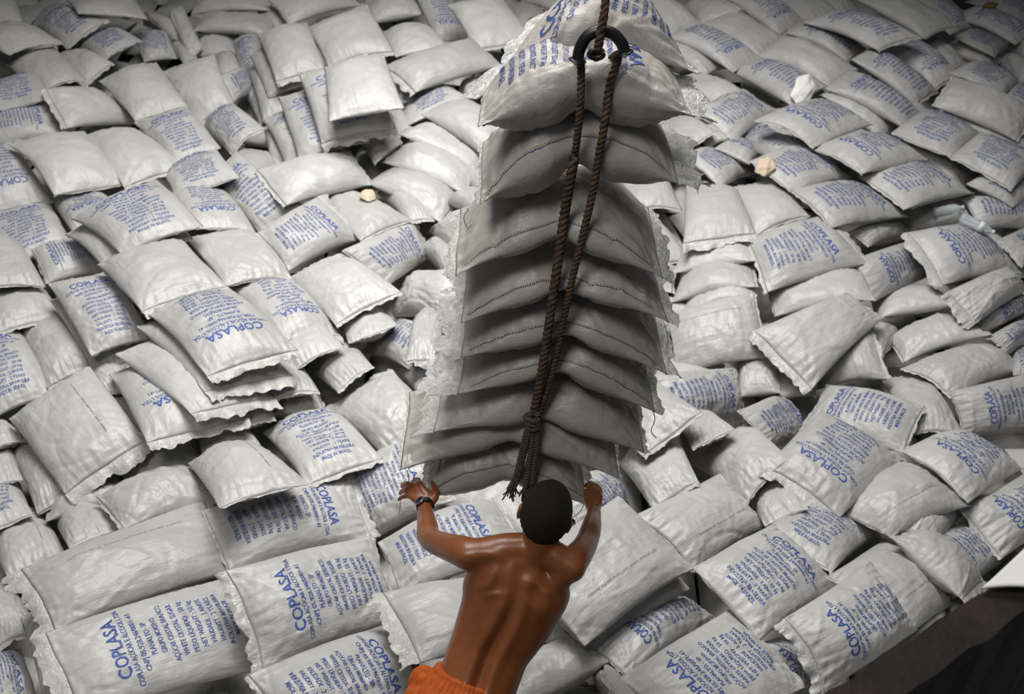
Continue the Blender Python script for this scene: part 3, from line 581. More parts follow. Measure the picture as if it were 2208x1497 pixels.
('O2',3,0,(1290,4941,-692,1683,5083,-412,1758,4449,-167,1474,4252,-341),"heavily creased plain sack right of the rounded one near the load's foot"),
('K7',2,1,(2039,5639,-629,2176,5310,-785,1749,4811,-436,1575,5029,-257),'printed sack partly covered, its bottom lines showing above the heavily creased one'),
('K8',2,0,(1261,5388,-765,1454,5428,-689,1482,4788,-207,1192,4676,-283),'small plain sack between the downward word sack and the heavily creased one'),
('L7',4,1,(2064,5128,-592,2380,5571,-504,2885,5137,-312,2628,4746,-382),'printed sack in the right foreground, whole lettering visible, word reading upward'),
('L8',3,0,(2867,5793,-631,3207,5789,-608,3150,4984,-439,2801,5007,-467),'plain sack with small brown spots right of the whole lettered one'),
('L9',4,1,(3261,5110,-577,3192,5367,-375,3928,5668,-454,3971,5308,-717),'printed sack at the right edge beside the plain sack with brown spots'),
('L10',5,1,(2002,4060,-260,1631,4437,-218,2139,5013,-278,2569,4614,-327),'printed sack with tattered lower end and upside down lettering, lower right'),
('O3',4,0,(2609,4706,-381,2857,4204,-340,2282,3923,-318,2038,4159,-338),'plain sack with dotted date line, right of the tattered printed one'),
('O4',3,0,(2688,4713,-548,2966,4374,-587,2548,3906,-378,2312,4000,-316),'dark sack underneath the plain one right of the tattered printed sack'),
('O5',4,1,(2851,4212,-309,2585,4653,-272,3167,5092,-509,3499,4764,-580),'printed sack behind the plain one with date line, word reading up leftward'),
('O6',3,1,(3011,3929,-498,2870,4262,-421,3480,4683,-532,3721,4422,-627),'printed sack cut by the right edge above the white sheet'),
('O7',2,1,(2560,3562,-412,2375,3887,-339,2948,4344,-636,3165,4099,-729),'shaded printed sack just left of the white sheet'),
('O8',3,0,(2224,3787,-174,2501,4046,-386,2792,3718,-466,2497,3420,-235),'plain sack with clear fringed hem running down to the rusty ledge'),
('O9',3,1,(1945,4416,-530,2312,4151,-559,1813,3575,-211,1502,3888,-216),'rear one of two overlapping printed sacks lower right, words parallel'),
('O10',4,1,(1547,3904,-174,1854,3523,-279,1269,3039,-85,993,3428,9),'front one of two overlapping printed sacks lower right, with crumpled left end'),
('O11',4,0,(2342,4063,-477,2617,3610,-513,2118,3177,-229,1779,3504,-144),'plain sack behind the printed one at the rusty ledge, date line on top'),
('O12',5,1,(1559,2767,-115,1405,3070,55,1970,3525,-81,2180,3230,-276),'printed sack against the rusty ledge with deep folds at its left end'),
('O13',2,1,(1291,2642,-102,1202,2955,-37,1514,3356,-509,1700,3146,-716),'dark printed sack in the gap left of the one against the rusty ledge'),
('O14',5,1,(835,2360,8,537,2746,33,1143,3211,-89,1428,2762,-108),'printed sack at the bottom edge, right half, between man and rusty ledge'),
('O15',3,1,(597,2863,-141,397,3068,-158,993,3571,-439,1143,3397,-421),'printed sack in the shade of the large plain one right of the person'),
('O16',2,0,(1638,4626,-753,1886,4724,-678,1787,4044,-180,1542,4001,-299),'shaded sack under the tattered end of the upside down printed one'),
('N7',4,0,(465,3037,-542,588,3124,-505,580,2610,92,483,2524,85),"small plain sack corner at the bottom edge right of the person's hip"),
('M17',3,1,(-2749,3253,-484,-2442,2821,-440,-2734,2683,-325,-2972,3061,-371),'printed sack cut by the lower left corner of the heap'),
('M18',2,0,(-2725,3338,-328,-2634,3442,-389,-2132,2758,-206,-2298,2704,-150),'grey plain sack squeezed left of the lower left printed one'),
('M19',1,0,(-3318,3742,-619,-3146,3898,-652,-2617,3291,-360,-2836,3143,-336),'grey sack at the left edge under the big smooth foreground one')]
BIGHEM = {'A17':(.05,.02),'F2':(.10,.03),'I9':(.02,.09),'E5':(.02,.07),'G1':(.03,.09),'H8':(.08,.03),'H1':(.08,.03),'K4':(.07,.03),'J5':(.09,.03),'M11':(.09,.03),'M12':(.07,.04),'M13':(.06,.03),'M15':(.08,.03),'J1':(.06,.03),'I1':(.06,.03),'I3':(.02,.08),'I2':(.02,.08),'I4':(.07,.02),'B6':(.02,.07),'B7':(.04,.06),'B13':(.07,.03),'M10':(.06,.02),'F4':(.07,.02),'L10':(.08,.02),'O12':(.07,.02),'H2':(.08,.02),'O8':(.02,.06),'B16':(.02,.08),'N1':(.03,.05)}


STAMPED = {'M11', 'N3', 'O1', 'O3', 'O11', 'K2', 'M8', 'M4', 'I9', 'O8'}
NEARSET = 6.6
for k, (i_, lay, pr, c, lab) in enumerate(SACKS):
    C = np.array(c, float).reshape(4, 3)/1000
    h = R.choice([.006, .010, .02, .03]), R.choice([.006, .012, .02, .032])
    if i_ in BIGHEM: h = BIGHEM[i_]
    sack('sugar_sack', C, 100+k*17, lab, 'sack', 'sugar sacks heaped in the hold', letter=bool(pr), stamp=i_ in STAMPED, near=C[:, 1].mean() < NEARSET, hem=h, grow=1.04+.05*min(1, max(0, (C[:, 1].mean()-6)/4)))

# sacks of the tier below, wherever the upper ones leave a gap
FILL = [(-574,4425,-486,-311,4826,-525,374,4375,-508,111,3974,-469),
(156,5310,-565,618,5179,-607,394,4390,-591,-68,4521,-549),
(-461,5909,-402,-8,6066,-373,261,5291,-416,-192,5134,-445),
(26,5630,-619,294,6028,-616,974,5570,-579,706,5172,-583),
(749,6508,-652,1213,6384,-690,1001,5592,-643,537,5716,-605),
(-14,6506,-439,439,6667,-407,714,5894,-457,261,5733,-489),
(737,6465,-635,800,6941,-664,1613,6835,-633,1550,6359,-604),
(-230,7184,-382,247,7232,-359,330,6416,-417,-147,6368,-440),
(148,7419,-363,606,7563,-403,852,6781,-420,394,6637,-380),
(571,7111,-618,682,7578,-617,1479,7389,-564,1368,6922,-565),
(-31,8115,-268,449,8105,-308,431,7285,-379,-49,7295,-340),
(902,8023,-541,1362,8162,-536,1598,7377,-503,1138,7238,-508),
(230,7778,-311,251,8258,-304,1070,8222,-367,1049,7742,-374),
(382,8778,-323,843,8910,-323,1068,8122,-308,607,7990,-309),
(1053,8840,-427,1532,8878,-434,1597,8060,-378,1118,8022,-372),
(-350,9049,-258,-109,9464,-228,600,9051,-153,359,8636,-183),
(721,9668,-376,1170,9498,-364,879,8732,-328,430,8902,-340),
(-2226,9753,-118,-1746,9766,-121,-1724,8947,-95,-2204,8934,-92),
(-1928,9099,-97,-1941,9579,-127,-1122,9601,-112,-1109,9121,-83),
(-12,10105,-160,455,9992,-147,262,9195,-110,-205,9308,-123),
(1059,10235,-389,1536,10180,-365,1441,9365,-336,964,9420,-360),
(260,9853,-252,413,10308,-213,1190,10047,-148,1037,9592,-187),
(4915,10567,-336,5366,10403,-362,5085,9633,-405,4634,9797,-379),
(-4502,10636,-180,-4024,10680,-205,-3948,9864,-178,-4426,9820,-152),
(-4248,10597,-365,-3965,10985,-369,-3302,10503,-294,-3585,10115,-290),
(124,10917,96,598,10993,134,726,10183,60,252,10107,22),
(713,10908,-109,1184,10998,-65,1337,10192,14,866,10102,-30),
(1075,10705,-176,1322,11117,-131,2025,10695,-176,1778,10283,-221),
(-2710,11426,-303,-2231,11392,-261,-2290,10574,-280,-2769,10608,-323),
(-2235,11636,-18,-1771,11757,-38,-1565,10964,13,-2029,10843,32),
(-122,11246,77,72,11685,42,822,11354,61,628,10915,96),
(-1747,11746,-65,-1299,11919,-81,-1003,11154,-1,-1451,10981,16),
(-4378,9069,-161,-3930,8898,-193,-4222,8131,-240,-4670,8302,-208),
(-2900,9327,-318,-2678,9752,-338,-1950,9373,-272,-2172,8948,-252),
(-4302,11440,-401,-3857,11620,-408,-3548,10860,-360,-3993,10680,-353),
(2891,10118,-312,3342,9952,-355,3059,9182,-301,2608,9348,-258),
(-2054,9659,-109,-1945,10127,-143,-1146,9941,-67,-1255,9473,-34),
(4088,10362,-267,4568,10358,-291,4562,9538,-372,4082,9542,-348),
(-132,10713,-32,326,10570,-30,82,9787,-75,-376,9930,-77),
(4827,11259,-487,5033,11693,-440,5773,11341,-436,5567,10907,-483),
(-551,3050,-476,-81,2952,-484,-249,2150,-408,-719,2248,-400),
(-14,3024,-424,465,2994,-448,414,2176,-512,-65,2206,-488),
(-3533,7205,-126,-3482,7682,-126,-2667,7595,-50,-2718,7118,-49),
(-2655,8749,-120,-2185,8655,-145,-2345,7851,-97,-2815,7945,-72),
(-22,8902,-325,447,8799,-290,272,7998,-231,-197,8101,-266),
(859,9144,-399,1179,9502,-358,1791,8956,-368,1471,8598,-410),
(3271,9487,-292,3715,9671,-301,4029,8913,-367,3585,8729,-358),
(1411,10177,-345,1888,10236,-317,1989,9423,-357,1512,9364,-385),
(-1769,2527,-417,-1593,2974,-456,-831,2673,-409,-1007,2226,-370),
(-675,5171,-448,-216,5313,-409,25,4529,-479,-434,4387,-517),
(-360,6788,-391,116,6725,-376,10,5912,-425,-466,5975,-440),
(-3483,11322,-388,-3361,11786,-358,-2567,11578,-363,-2689,11114,-393),
(-4064,9127,-233,-3587,9186,-215,-3486,8373,-177,-3963,8314,-195),
(-5937,11457,-55,-5485,11616,-11,-5213,10843,59,-5665,10684,15),
(1066,10908,-87,1064,11388,-43,1884,11392,-70,1886,10912,-115),
(1247,6219,-716,1695,6048,-677,1403,5281,-616,955,5452,-655),
(1777,6494,-720,2223,6669,-704,2523,5906,-632,2077,5731,-648),
(-3797,9401,-244,-3512,9787,-231,-2853,9299,-243,-3138,8913,-256)]
for k, q in enumerate(FILL):
    q = np.array(q, float).reshape(4, 3)/1000; xx, yy = q.mean(0)[:2]
    behind = -.6 < xx-.02*yy < 1.15 and 3.2 < yy < 8.3
    sack('sugar_sack', q, 5000+k*13, 'plain sack almost wholly hidden behind the hanging load' if behind else 'plain sack of the tier below, showing only through a gap between upper sacks', 'sack',
         'sacks hidden behind the hanging load' if behind else 'lower tier sacks seen through gaps', near=False, hem=(.015, .02))

# ------------------------------------------------------------------ the setting: lower tiers of the heap, plating of the hold
PTS = np.array([np.array(s[3], float).reshape(4, 3).mean(0)/1000 for s in SACKS]); LY = np.array([s[1] for s in SACKS])
gx, gy = np.meshgrid(np.linspace(-9.5, 9.5, 150), np.linspace(.6, 15.5, 120), indexing='ij')
d2 = (gx[..., None]-PTS[:, 0])**2+(gy[..., None]-PTS[:, 1])**2; w = np.exp(-d2/(2*.45**2))+1e-9/(1+d2)**2
gz = (w*(PTS[:, 2]-.05*np.maximum(LY-1, 0))).sum(-1)/w.sum(-1)-.33+.05*vnoise(gx*2.3, gy*2.3, 3)
gz = np.where(gy < 2.3, np.minimum(np.maximum(gz, -.06-.5*np.clip(gy-2.05, 0, 1)), -.04), gz)
idx = np.arange(gx.size).reshape(gx.shape)
gz0 = gz.copy(); gz = gz-.30
fq = np.stack([idx[:-1, :-1], idx[1:, :-1], idx[1:, 1:], idx[:-1, 1:]], -1).reshape(-1, 4)
tag(from_arrays('floor', np.stack([gx, gy, gz], -1).reshape(-1, 3), fq, M['lower']), None, None, kind='structure')
# the uncounted sacks underneath the visible tier and beyond the frame, one body of stuff
def lite(c, th, tx, ty, seed):
    us, vs = np.linspace(-1, 1, 13), np.linspace(-1, 1, 17); U, V_ = np.meshgrid(us, vs, indexing='ij')
    h = np.clip(1-np.abs(U)**2.5, 0, 1)**.62*np.clip(1-np.abs(V_)**3, 0, 1)**.66*(1+.14*vnoise(U*1.6+2, V_*2+3, seed))
    out = []
    for s_ in (.105, -.09):
        x, y, z = U*.25*(1-.03*(1-V_**2)*np.abs(U)), V_*.43, s_*h+.02*(1-V_**2)+.012*(s_ > 0)*h*vnoise(U*6, V_*8, seed+1)
        z = z+x*tx+y*ty; out.append(np.stack([c[0]+x*math.cos(th)-y*math.sin(th), c[1]+x*math.sin(th)+y*math.cos(th), c[2]+z], -1).reshape(-1, 3))
    k = np.arange(13*17).reshape(13, 17); q = np.stack([k[:-1, :-1], k[1:, :-1], k[1:, 1:], k[:-1, 1:]], -1).reshape(-1, 4)
    return np.vstack(out), np.vstack([q, q[:, ::-1]+13*17])
QS = [np.array(s[3], float).reshape(4, 3)/1000 for s in SACKS]+[np.array(q, float).reshape(4, 3)/1000 for q in FILL]
def covered(x, y):
    return any(all((q[(i+1) % 4][0]-q[i][0])*(y-q[i][1])-(q[(i+1) % 4][1]-q[i][1])*(x-q[i][0]) < .03 for i in range(4)) for q in QS)
LV, LF, off = [], [], 0
for a in range(19):
    for b_ in range(36):
        x, y = -9.2+b_*.52+.2*(a % 2)+R.uniform(-.04, .04), 1.75+a*.72+R.uniform(-.05, .05)
        i_, j_ = min(149, max(0, int((x+9.5)/19*149))), min(119, max(0, int((y-.6)/14.9*119)))
        near_ = abs(x) < .56*y+.1 and y > 2.4
        z = gz0[i_, j_]+(-.12 if near_ or covered(x, y) else .27)
        if y < 2.4 and -.9 < x < .7: z = -.135
        v, f = lite((x, y, z), R.uniform(-.25, .25), R.uniform(-.08, .08), R.uniform(-.08, .08), a*40+b_); LV.append(v); LF.append(f+off); off += len(v)
tag(from_arrays('lower_sugar_sacks', np.vstack(LV), np.vstack(LF), M['sack']), 'uncounted plain sugar sacks packed below and around the visible tier', 'sacks', None, 'stuff')
def box(name, x0, x1, y0, y1, z0, z1, m_, parent=None, bev=0):
    bm = bmesh.new(); bmesh.ops.create_cube(bm, size=1)
    for v in bm.verts: v.co = Vector(((x0+x1)/2+v.co.x*(x1-x0), (y0+y1)/2+v.co.y*(y1-y0), (z0+z1)/2+v.co.z*(z1-z0)))
    if bev: bmesh.ops.bevel(bm, geom=bm.edges[:], offset=bev, segments=3, affect='EDGES')
    me = bpy.data.meshes.new(name); bm.to_mesh(me); bm.free(); me.materials.append(m_)
    o = bpy.data.objects.new(name, me); COL.objects.link(o)
    if parent: o.parent = parent
    return o
box('wall_back', -10, 10, 15.5, 15.8, -2, 7, M['hull'])['kind'] = 'structure'
box('wall_left', -10.2, -9.9, .5, 15.8, -2, 7, M['hull'])['kind'] = 'structure'
box('wall_right', 9.9, 10.2, .5, 15.8, -2, 7, M['hull'])['kind'] = 'structure'

# ------------------------------------------------------------------ the hanging load: ten sacks in a rope sling
def load_sack(fl, fr, yl, yr, depth, seed, label, **kw):
    a, b_ = at_y(*fl, yl), at_y(*fr, yr)
    d = (b_-a); back = Vector((-d.y, d.x, 0)).normalized()*depth; back.z = kw.pop('tip', .0)
    if 'back' in kw: p, q = kw.pop('back')
    else: p, q = a+back, b_+back
    return sack('sugar_sack', [q, b_, a, p] if kw.pop('turn', 0) else [a, p, q, b_], seed, label, 'sack', 'sacks hanging in the rope sling', material='load', near=True, hem_mat='liner', **kw)
LOAD = [
 ((1030, 203), (1503, 162), 3.06, 3.12, .50, 'topmost sack of the hanging load, blue word on its left part, long pointed ends', dict(letter=True, tt=.11, tb=.10, rise=.11, pinch=.06, hem=(.05, .02), back=(at_z(1200, 24, 2.99), at_z(1440, 78, 2.93)), lens=.5)),
 ((1030, 266), (1490, 250), 2.86, 2.86, .33, 'second sack of the hanging load, bulging either side of the ropes with torn right end', dict(letter=True, turn=1, tt=.115, tb=.16, rise=.045, pinch=.20, hem=(.08, .006), lens=.35)),
 ((1032, 440), (1466, 400), 2.88, 2.88, .48, 'third sack of the hanging load, wide brown shadowed front, loose plastic at its right end', dict(tt=.13, tb=.16, rise=.10, pinch=.22, hem=(.02, .09), stitch=True, lens=.45)),
 ((980, 592), (1430, 594), 2.88, 2.88, .48, 'fourth sack of the hanging load, arched with drooping ends', dict(tt=.115, tb=.12, rise=.13, pinch=.20, hem=(.04, .05), stitch=True, lens=.7)),
 ((992, 690), (1440, 704), 2.88, 2.88, .48, 'fifth sack of the hanging load, counted from the hook', dict(tt=.11, tb=.11, rise=.11, pinch=.19, hem=(.07, .05), stitch=True, lens=.6)),
 ((994, 768), (1440, 808), 2.88, 2.88, .48, 'sixth sack of the hanging load, with shredded plastic at its left end', dict(tt=.11, tb=.11, rise=.10, pinch=.19, hem=(.09, .06), stitch=True, lens=.6)),
 ((988, 845), (1414, 888), 2.88, 2.88, .48, 'seventh sack of the hanging load, fourth above the lowest one', dict(tt=.11, tb=.11, rise=.09, pinch=.19, hem=(.10, .05), stitch=True, lens=.6)),
 ((934, 930), (1392, 975), 2.87, 2.87, .48, 'eighth sack of the hanging load, third from its bottom', dict(tt=.11, tb=.11, rise=.09, pinch=.18, hem=(.09, .03), lens=.6)),
 ((862, 1008), (1336, 1028), 2.86, 2.86, .48, 'ninth sack of the hanging load, the widest, sharp left tip', dict(tt=.11, tb=.10, rise=.11, pinch=.18, hem=(.02, .02), lens=.8)),
 ((918, 1086), (1266, 1090), 2.84, 2.84, .46, 'lowest sack of the hanging load, held between both hands', dict(tt=.12, tb=.15, rise=.12, pinch=.16, hem=(.03, .04), stitch=True, lens=0.)),
]
HUNG = []
for k, (fl, fr, yl, yr, dp, lab, kw) in enumerate(LOAD):
    kw.setdefault('wr', 1.25); kw.setdefault('grow', 1.)
    HUNG.append(load_sack(fl, fr, yl, yr, dp, 900+k*31, lab, **kw))

def rope_obj(name, vf, m_, parent=None): return from_arrays(name, vf[0], vf[1], m_, parent)
# main rope coming down from the crane
mr = rope_obj('hoist_rope', twisted_rope([at_y(1330, -420, 2.84), at_y(1316, -150, 2.825), at_y(1305, 10, 2.81), at_y(1296, 66, 2.80), at_y(1287, 112, 2.81), at_y(1286, 124, 2.835), at_y(1290, 110, 2.865), at_y(1297, 60, 2.868), at_y(1301, 36, 2.845)], .0125, 150, .06), M['rope'])
tag(mr, 'brown twisted hoist rope coming down from above to the black rubber arch', 'rope')
rope_obj('knot', merge(*[tube_arrays([at_y(1286+15*math.cos(a)*f, 116+9*math.sin(a)*f, 2.80+.02*i) for a in np.linspace(0, 6.0, 14) for f in (1,)], .009, 7) for i in range(3)]), M['steel'], mr)['label'] = 'dark knot at the rope end'
sl = rope_obj('rope_sling', twisted_rope([at_y(*p) for p in [(1251, 118, 2.84), (1253, 165, 2.855), (1251, 230, 2.86), (1244, 300, 2.885), (1237, 345, 2.915)]], .0125, 70, .055), M['rope'])
tag(sl, 'brown rope sling bound around the hanging sacks below the black arch', 'rope')
LS = [(1238, 338, 2.915), (1222, 430, 2.915), (1209, 520, 2.92), (1192, 640, 2.915), (1170, 790, 2.91), (1153, 880, 2.90), (1146, 905, 2.885)]
RS_ = [(1334, 115, 2.84), (1326, 150, 2.855), (1314, 185, 2.86), (1303, 270, 2.88), (1292, 330, 2.91), (1277, 420, 2.915), (1258, 500, 2.92), (1232, 610, 2.915), (1215, 690, 2.915), (1196, 780, 2.91), (1170, 870, 2.90), (1152, 908, 2.885)]
bpy.context.view_layer.update(); DG = bpy.context.evaluated_depsgraph_get()
def hug(pts, r_):
    # the rope is drawn tight: it bridges the hollows and touches the load where the load stands proudest
    P = spline([at_y(*p) for p in pts], 60); ys = []
    for p in P:
        o = Vector((p.x, .6+p.y*.6, p.z)); ok, loc, *_ = SC.ray_cast(DG, o, Vector((0, 1, 0))); ys.append(loc.y if ok and loc.y < p.y+.4 else p.y+.03)
    ys = [min(ys[max(0, i-7):i+8]) for i in range(60)]; ys = [sum(ys[max(0, i-4):i+5])/len(ys[max(0, i-4):i+5]) for i in range(60)]
    out = []
    for p, y in zip(P, ys):
        y = min(y-r_*.55, p.y+.03); y = max(y, p.y-.12); c = Vector((0, 0, CAM_H)); out.append(c+(p-c)*(y/p.y))
    return out[::3]+[out[-1]]
LSP, RSP = hug(LS, .0175), hug(RS_, .0135)
rope_obj('strand', twisted_rope(LSP, .0175, 190, .075), M['rope'], sl)
rope_obj('strand', twisted_rope(RSP, .0135, 260, .06), M['rope'], sl)
for i, off in enumerate((0, 1)):                                     # the strands behind the load
    rope_obj('strand', twisted_rope([at_y(1251+83*off, 116, 2.85)]+[Vector((p.x+.0, p.y+.64, p.z)) for p in [at_y(*q) for q in (LS if off == 0 else RS_[4:])]]+[Vector((at_y(1140, 1010, 2.9).x, 3.25, .93)), at_y(1130, 1080, 2.96)], .0135, 160, .06), M['rope'], sl)
sp = spline([at_y(*p) for p in [(1245, 131, 2.84), (1247, 122, 2.84), (1251, 104, 2.84), (1266, 79, 2.84), (1291, 67, 2.84), (1318, 71, 2.84), (1337, 88, 2.84), (1345, 105, 2.84), (1347, 114, 2.84)]], 44)
rad = [.027 if i in (0, 43) else .0275 if i in (1, 42) else .021 if i in (2, 41) else .0178 for i in range(44)]
rope_obj('rubber_sleeve', tube_arrays(sp, rad, 20), M['rubber'], sl)['label'] = 'black rubber hose arch with flared ends'
kn = []
for i in range(3):
    c = at_y(1147+i*1.5, 900+i*8, 2.872)
    kn.append(tube_arrays([c+Vector((math.cos(a)*.026, math.sin(a)*.022, .006*math.sin(2*a+i))) for a in np.linspace(0, 6.1, 22)], .0115, 8))
rope_obj('knot', merge(*kn), M['tail'], sl)
for i, pts in enumerate([[(1143, 918), (1133, 960), (1120, 1015), (1108, 1050)], [(1150, 918), (1146, 965), (1139, 1015), (1134, 1048)], [(1158, 916), (1157, 960), (1151, 1010), (1148, 1042)], [(1139, 920), (1126, 972), (1113, 1028), (1097, 1058)]]):
    vf = twisted_rope([at_y(u, v, 2.865-.0002*(v-918)) for u, v in pts], .0135, 44, .045)
    fr = []
    e = at_y(*pts[-1], 2.838)
    for q in range(9):
        d = Vector((NPR.uniform(-.03, .03), NPR.uniform(-.02, .02), -NPR.uniform(.03, .06)))
        fr.append(tube_arrays([e+Vector((0, 0, .015)), e+d*.5, e+d], .0032, 5))
    rope_obj('rope_tail', merge(vf, *fr), M['tail'], sl)['label'] = 'frayed grey rope tail'
# loose white strings hanging off the load
for i, pts in enumerate([[(1262, 1060), (1258, 1090), (1246, 1108), (1232, 1120), (1238, 1132), (1228, 1130)], [(878, 1014), (881, 1040), (864, 1080), (862, 1100), (857, 1112)], [(1010, 450), (1000, 470), (1008, 490), (1018, 482), (1003, 500)], [(1405, 880), (1412, 905), (1404, 930), (1415, 945)], [(1433, 700), (1440, 730), (1436, 765)]]):
    s_ = rope_obj('thread', tube_arrays(spline([at_y(u, v, 2.97 if i == 1 else 2.86) for u, v in pts], 30), .0022, 5), M['string'], HUNG[(9, 8, 2, 6, 4)[i]])
    s_.matrix_parent_inverse = s_.parent.matrix_world.inverted(); s_['label'] = 'loose white sewing thread'

# ------------------------------------------------------------------ the person
def ell(c, ax, rr, seg=20):
    bm = bmesh.new(); bmesh.ops.create_uvsphere(bm, u_segments=seg, v_segments=seg//2, radius=1)
    V = [c+ax[0]*v.co.x*rr[0]+ax[1]*v.co.y*rr[1]+ax[2]*v.co.z*rr[2] for v in bm.verts]
    bm.verts.index_update(); F = [tuple(v.index for v in f.verts) for f in bm.faces]; bm.free(); return V, F
E3 = (Vector((1, 0, 0)), Vector((0, 1, 0)), Vector((0, 0, 1)))
def loft(rings, seg=28, ex=2.35):
    V, F = [], []; n = len(rings)
    for i, (c, X, a, b_) in enumerate(rings):
        t = (rings[min(i+1, n-1)][0]-rings[max(i-1, 0)][0]).normalized(); X = (X-t*X.dot(t)).normalized(); Nn = X.cross(t)
        for k in range(seg):
            q = 2*math.pi*k/seg; cs, sn = math.cos(q), math.sin(q)
            V.append(c+X*a*math.copysign(abs(cs)**(2/ex), cs)+Nn*b_*math.copysign(abs(sn)**(2/ex), sn))
    for i in range(n-1):
        for k in range(seg):
            a, b_ = i*seg+k, i*seg+(k+1) % seg; F.append((a, b_, b_+seg, a+seg))
    for i, s in ((0, -1), (n-1, 1)):
        V.append(rings[i][0]); c = len(V)-1
        for k in range(seg):
            a, b_ = i*seg+k, i*seg+(k+1) % seg; F.append((a, b_, c) if s > 0 else (b_, a, c))
    return V, F
def fuse(name, vf, voxel, smooth_it, material, parent=None):
    o = from_arrays(name, vf[0], vf[1], material)
    bm = bmesh.new(); bm.from_mesh(o.data); bmesh.ops.recalc_face_normals(bm, faces=bm.faces[:]); bm.to_mesh(o.data); bm.free()
    r = o.modifiers.new('r', 'REMESH'); r.mode = 'VOXEL'; r.voxel_size = voxel
    if smooth_it: s = o.modifiers.new('s', 'SMOOTH'); s.factor = .5; s.iterations = smooth_it
    bpy.context.view_layer.update()
    me = bpy.data.meshes.new_from_object(o.evaluated_get(bpy.context.evaluated_depsgraph_get()))
    o.modifiers.clear(); old = o.data; o.data = me; bpy.data.meshes.remove(old); me.name = name
    me.polygons.foreach_set('use_smooth', np.ones(len(me.polygons), dtype=bool))
    if not me.materials: me.materials.append(material)
    if parent: o.parent = parent
    return o
Xp, Xs = Vector((.95, -.15, -.20)), Vector((.98, -.12, -.08))
RG = [((985, 1640, 3.44), .165, .115), ((1000, 1560, 3.47), .170, .125), ((1030, 1470, 3.50), .146, .100), ((1055, 1400, 3.52), .148, .100), ((1093, 1325, 3.52), .176, .108), ((1114, 1270, 3.51), .196, .112), ((1122, 1228, 3.50), .172, .102), ((1142, 1200, 3.49), .11, .080)]
rings = []
for i, (p, a, b_) in enumerate(RG):
    f = i/(len(RG)-1); rings.append((at_s(*p), Xp.lerp(Xs, f), a, b_))
parts = [loft(rings)]
head_c = at_s(1177, 1108, 3.45)
hx = Vector((.958, -.173, -.225)).normalized(); hz = Vector((.25, .28, .93)); hz = (hz-hx*hz.dot(hx)).normalized(); hy = hz.cross(hx)
HA = (hx, hy, hz)
def hp(x, y, z): return head_c+hx*x+hy*y+hz*z
parts += [tube_arrays([rings[-2][0], rings[-1][0], at_s(1160, 1180, 3.46), at_s(1170, 1150, 3.45)], [.085, .078, .064, .064], 18),
          ell(head_c, HA, (.085, .104, .120), 28), ell(hp(0, .045, -.055), HA, (.062, .06, .07)), ell(hp(0, .108, -.022), HA, (.014, .018, .026)),
          ell(hp(0, .085, .022), HA, (.055, .022, .014)), ell(hp(0, .099, -.062), HA, (.026, .012, .008)), ell(hp(0, .099, -.075), HA, (.023, .012, .008)),
          ell(hp(0, .085, -.108), HA, (.026, .022, .02))]
for s in (-1, 1):
    parts += [ell(hp(s*.091, -.002, -.018), HA, (.010, .024, .034)), ell(hp(s*.094, -.016, -.008), HA, (.007, .014, .026))]
shL, shR = at_s(1010, 1196, 3.475), at_s(1235, 1224, 3.44)
nk = at_s(1160, 1182, 3.47)
parts += [tube_arrays([nk, nk.lerp(shL, .5)+Vector((0, 0, .012)), shL], [.056, .058, .054], 14), tube_arrays([nk, nk.lerp(shR, .5)+Vector((0, 0, .004)), shR], [.055, .056, .052], 14), ell(at_s(1205, 1212, 3.475), E3, (.055, .05, .045)), ell(at_s(1060, 1205, 3.49), E3, (.075, .05, .045)),
          ell(shL, E3, (.060, .062, .058)), ell(shR, E3, (.050, .055, .054)),
          ell(at_s(1044, 1240, 3.475), E3, (.048, .042, .058)), ell(at_s(1208, 1250, 3.455), E3, (.044, .042, .055)),
          ell(at_s(1024, 1268, 3.52), E3, (.048, .055, .08)), ell(at_s(1206, 1280, 3.50), E3, (.042, .05, .075))]
AL = [(1018, 1197, 3.475), (998, 1190, 3.50), (965, 1179, 3.58), (938, 1169, 3.66), (923, 1156, 3.735), (922, 1138, 3.80), (919, 1117, 3.88), (917, 1098, 3.95), (916, 1086, 3.975)]
AR = [(1225, 1217, 3.44), (1240, 1206, 3.475), (1255, 1187, 3.56), (1265, 1168, 3.65), (1272, 1149, 3.72), (1276, 1133, 3.80), (1279, 1117, 3.88), (1281, 1102, 3.94), (1282, 1094, 3.96)]
parts += [tube_arrays(spline([at_s(*p) for p in AL], 44), np.interp(np.linspace(0, 8, 44), range(9), [.060, .060, .052, .048, .045, .046, .039, .0295, .0285]), 18),
          tube_arrays(spline([at_s(*p) for p in AR], 44), np.interp(np.linspace(0, 8, 44), range(9), [.055, .055, .049, .046, .044, .042, .035, .0275, .027]), 18)]
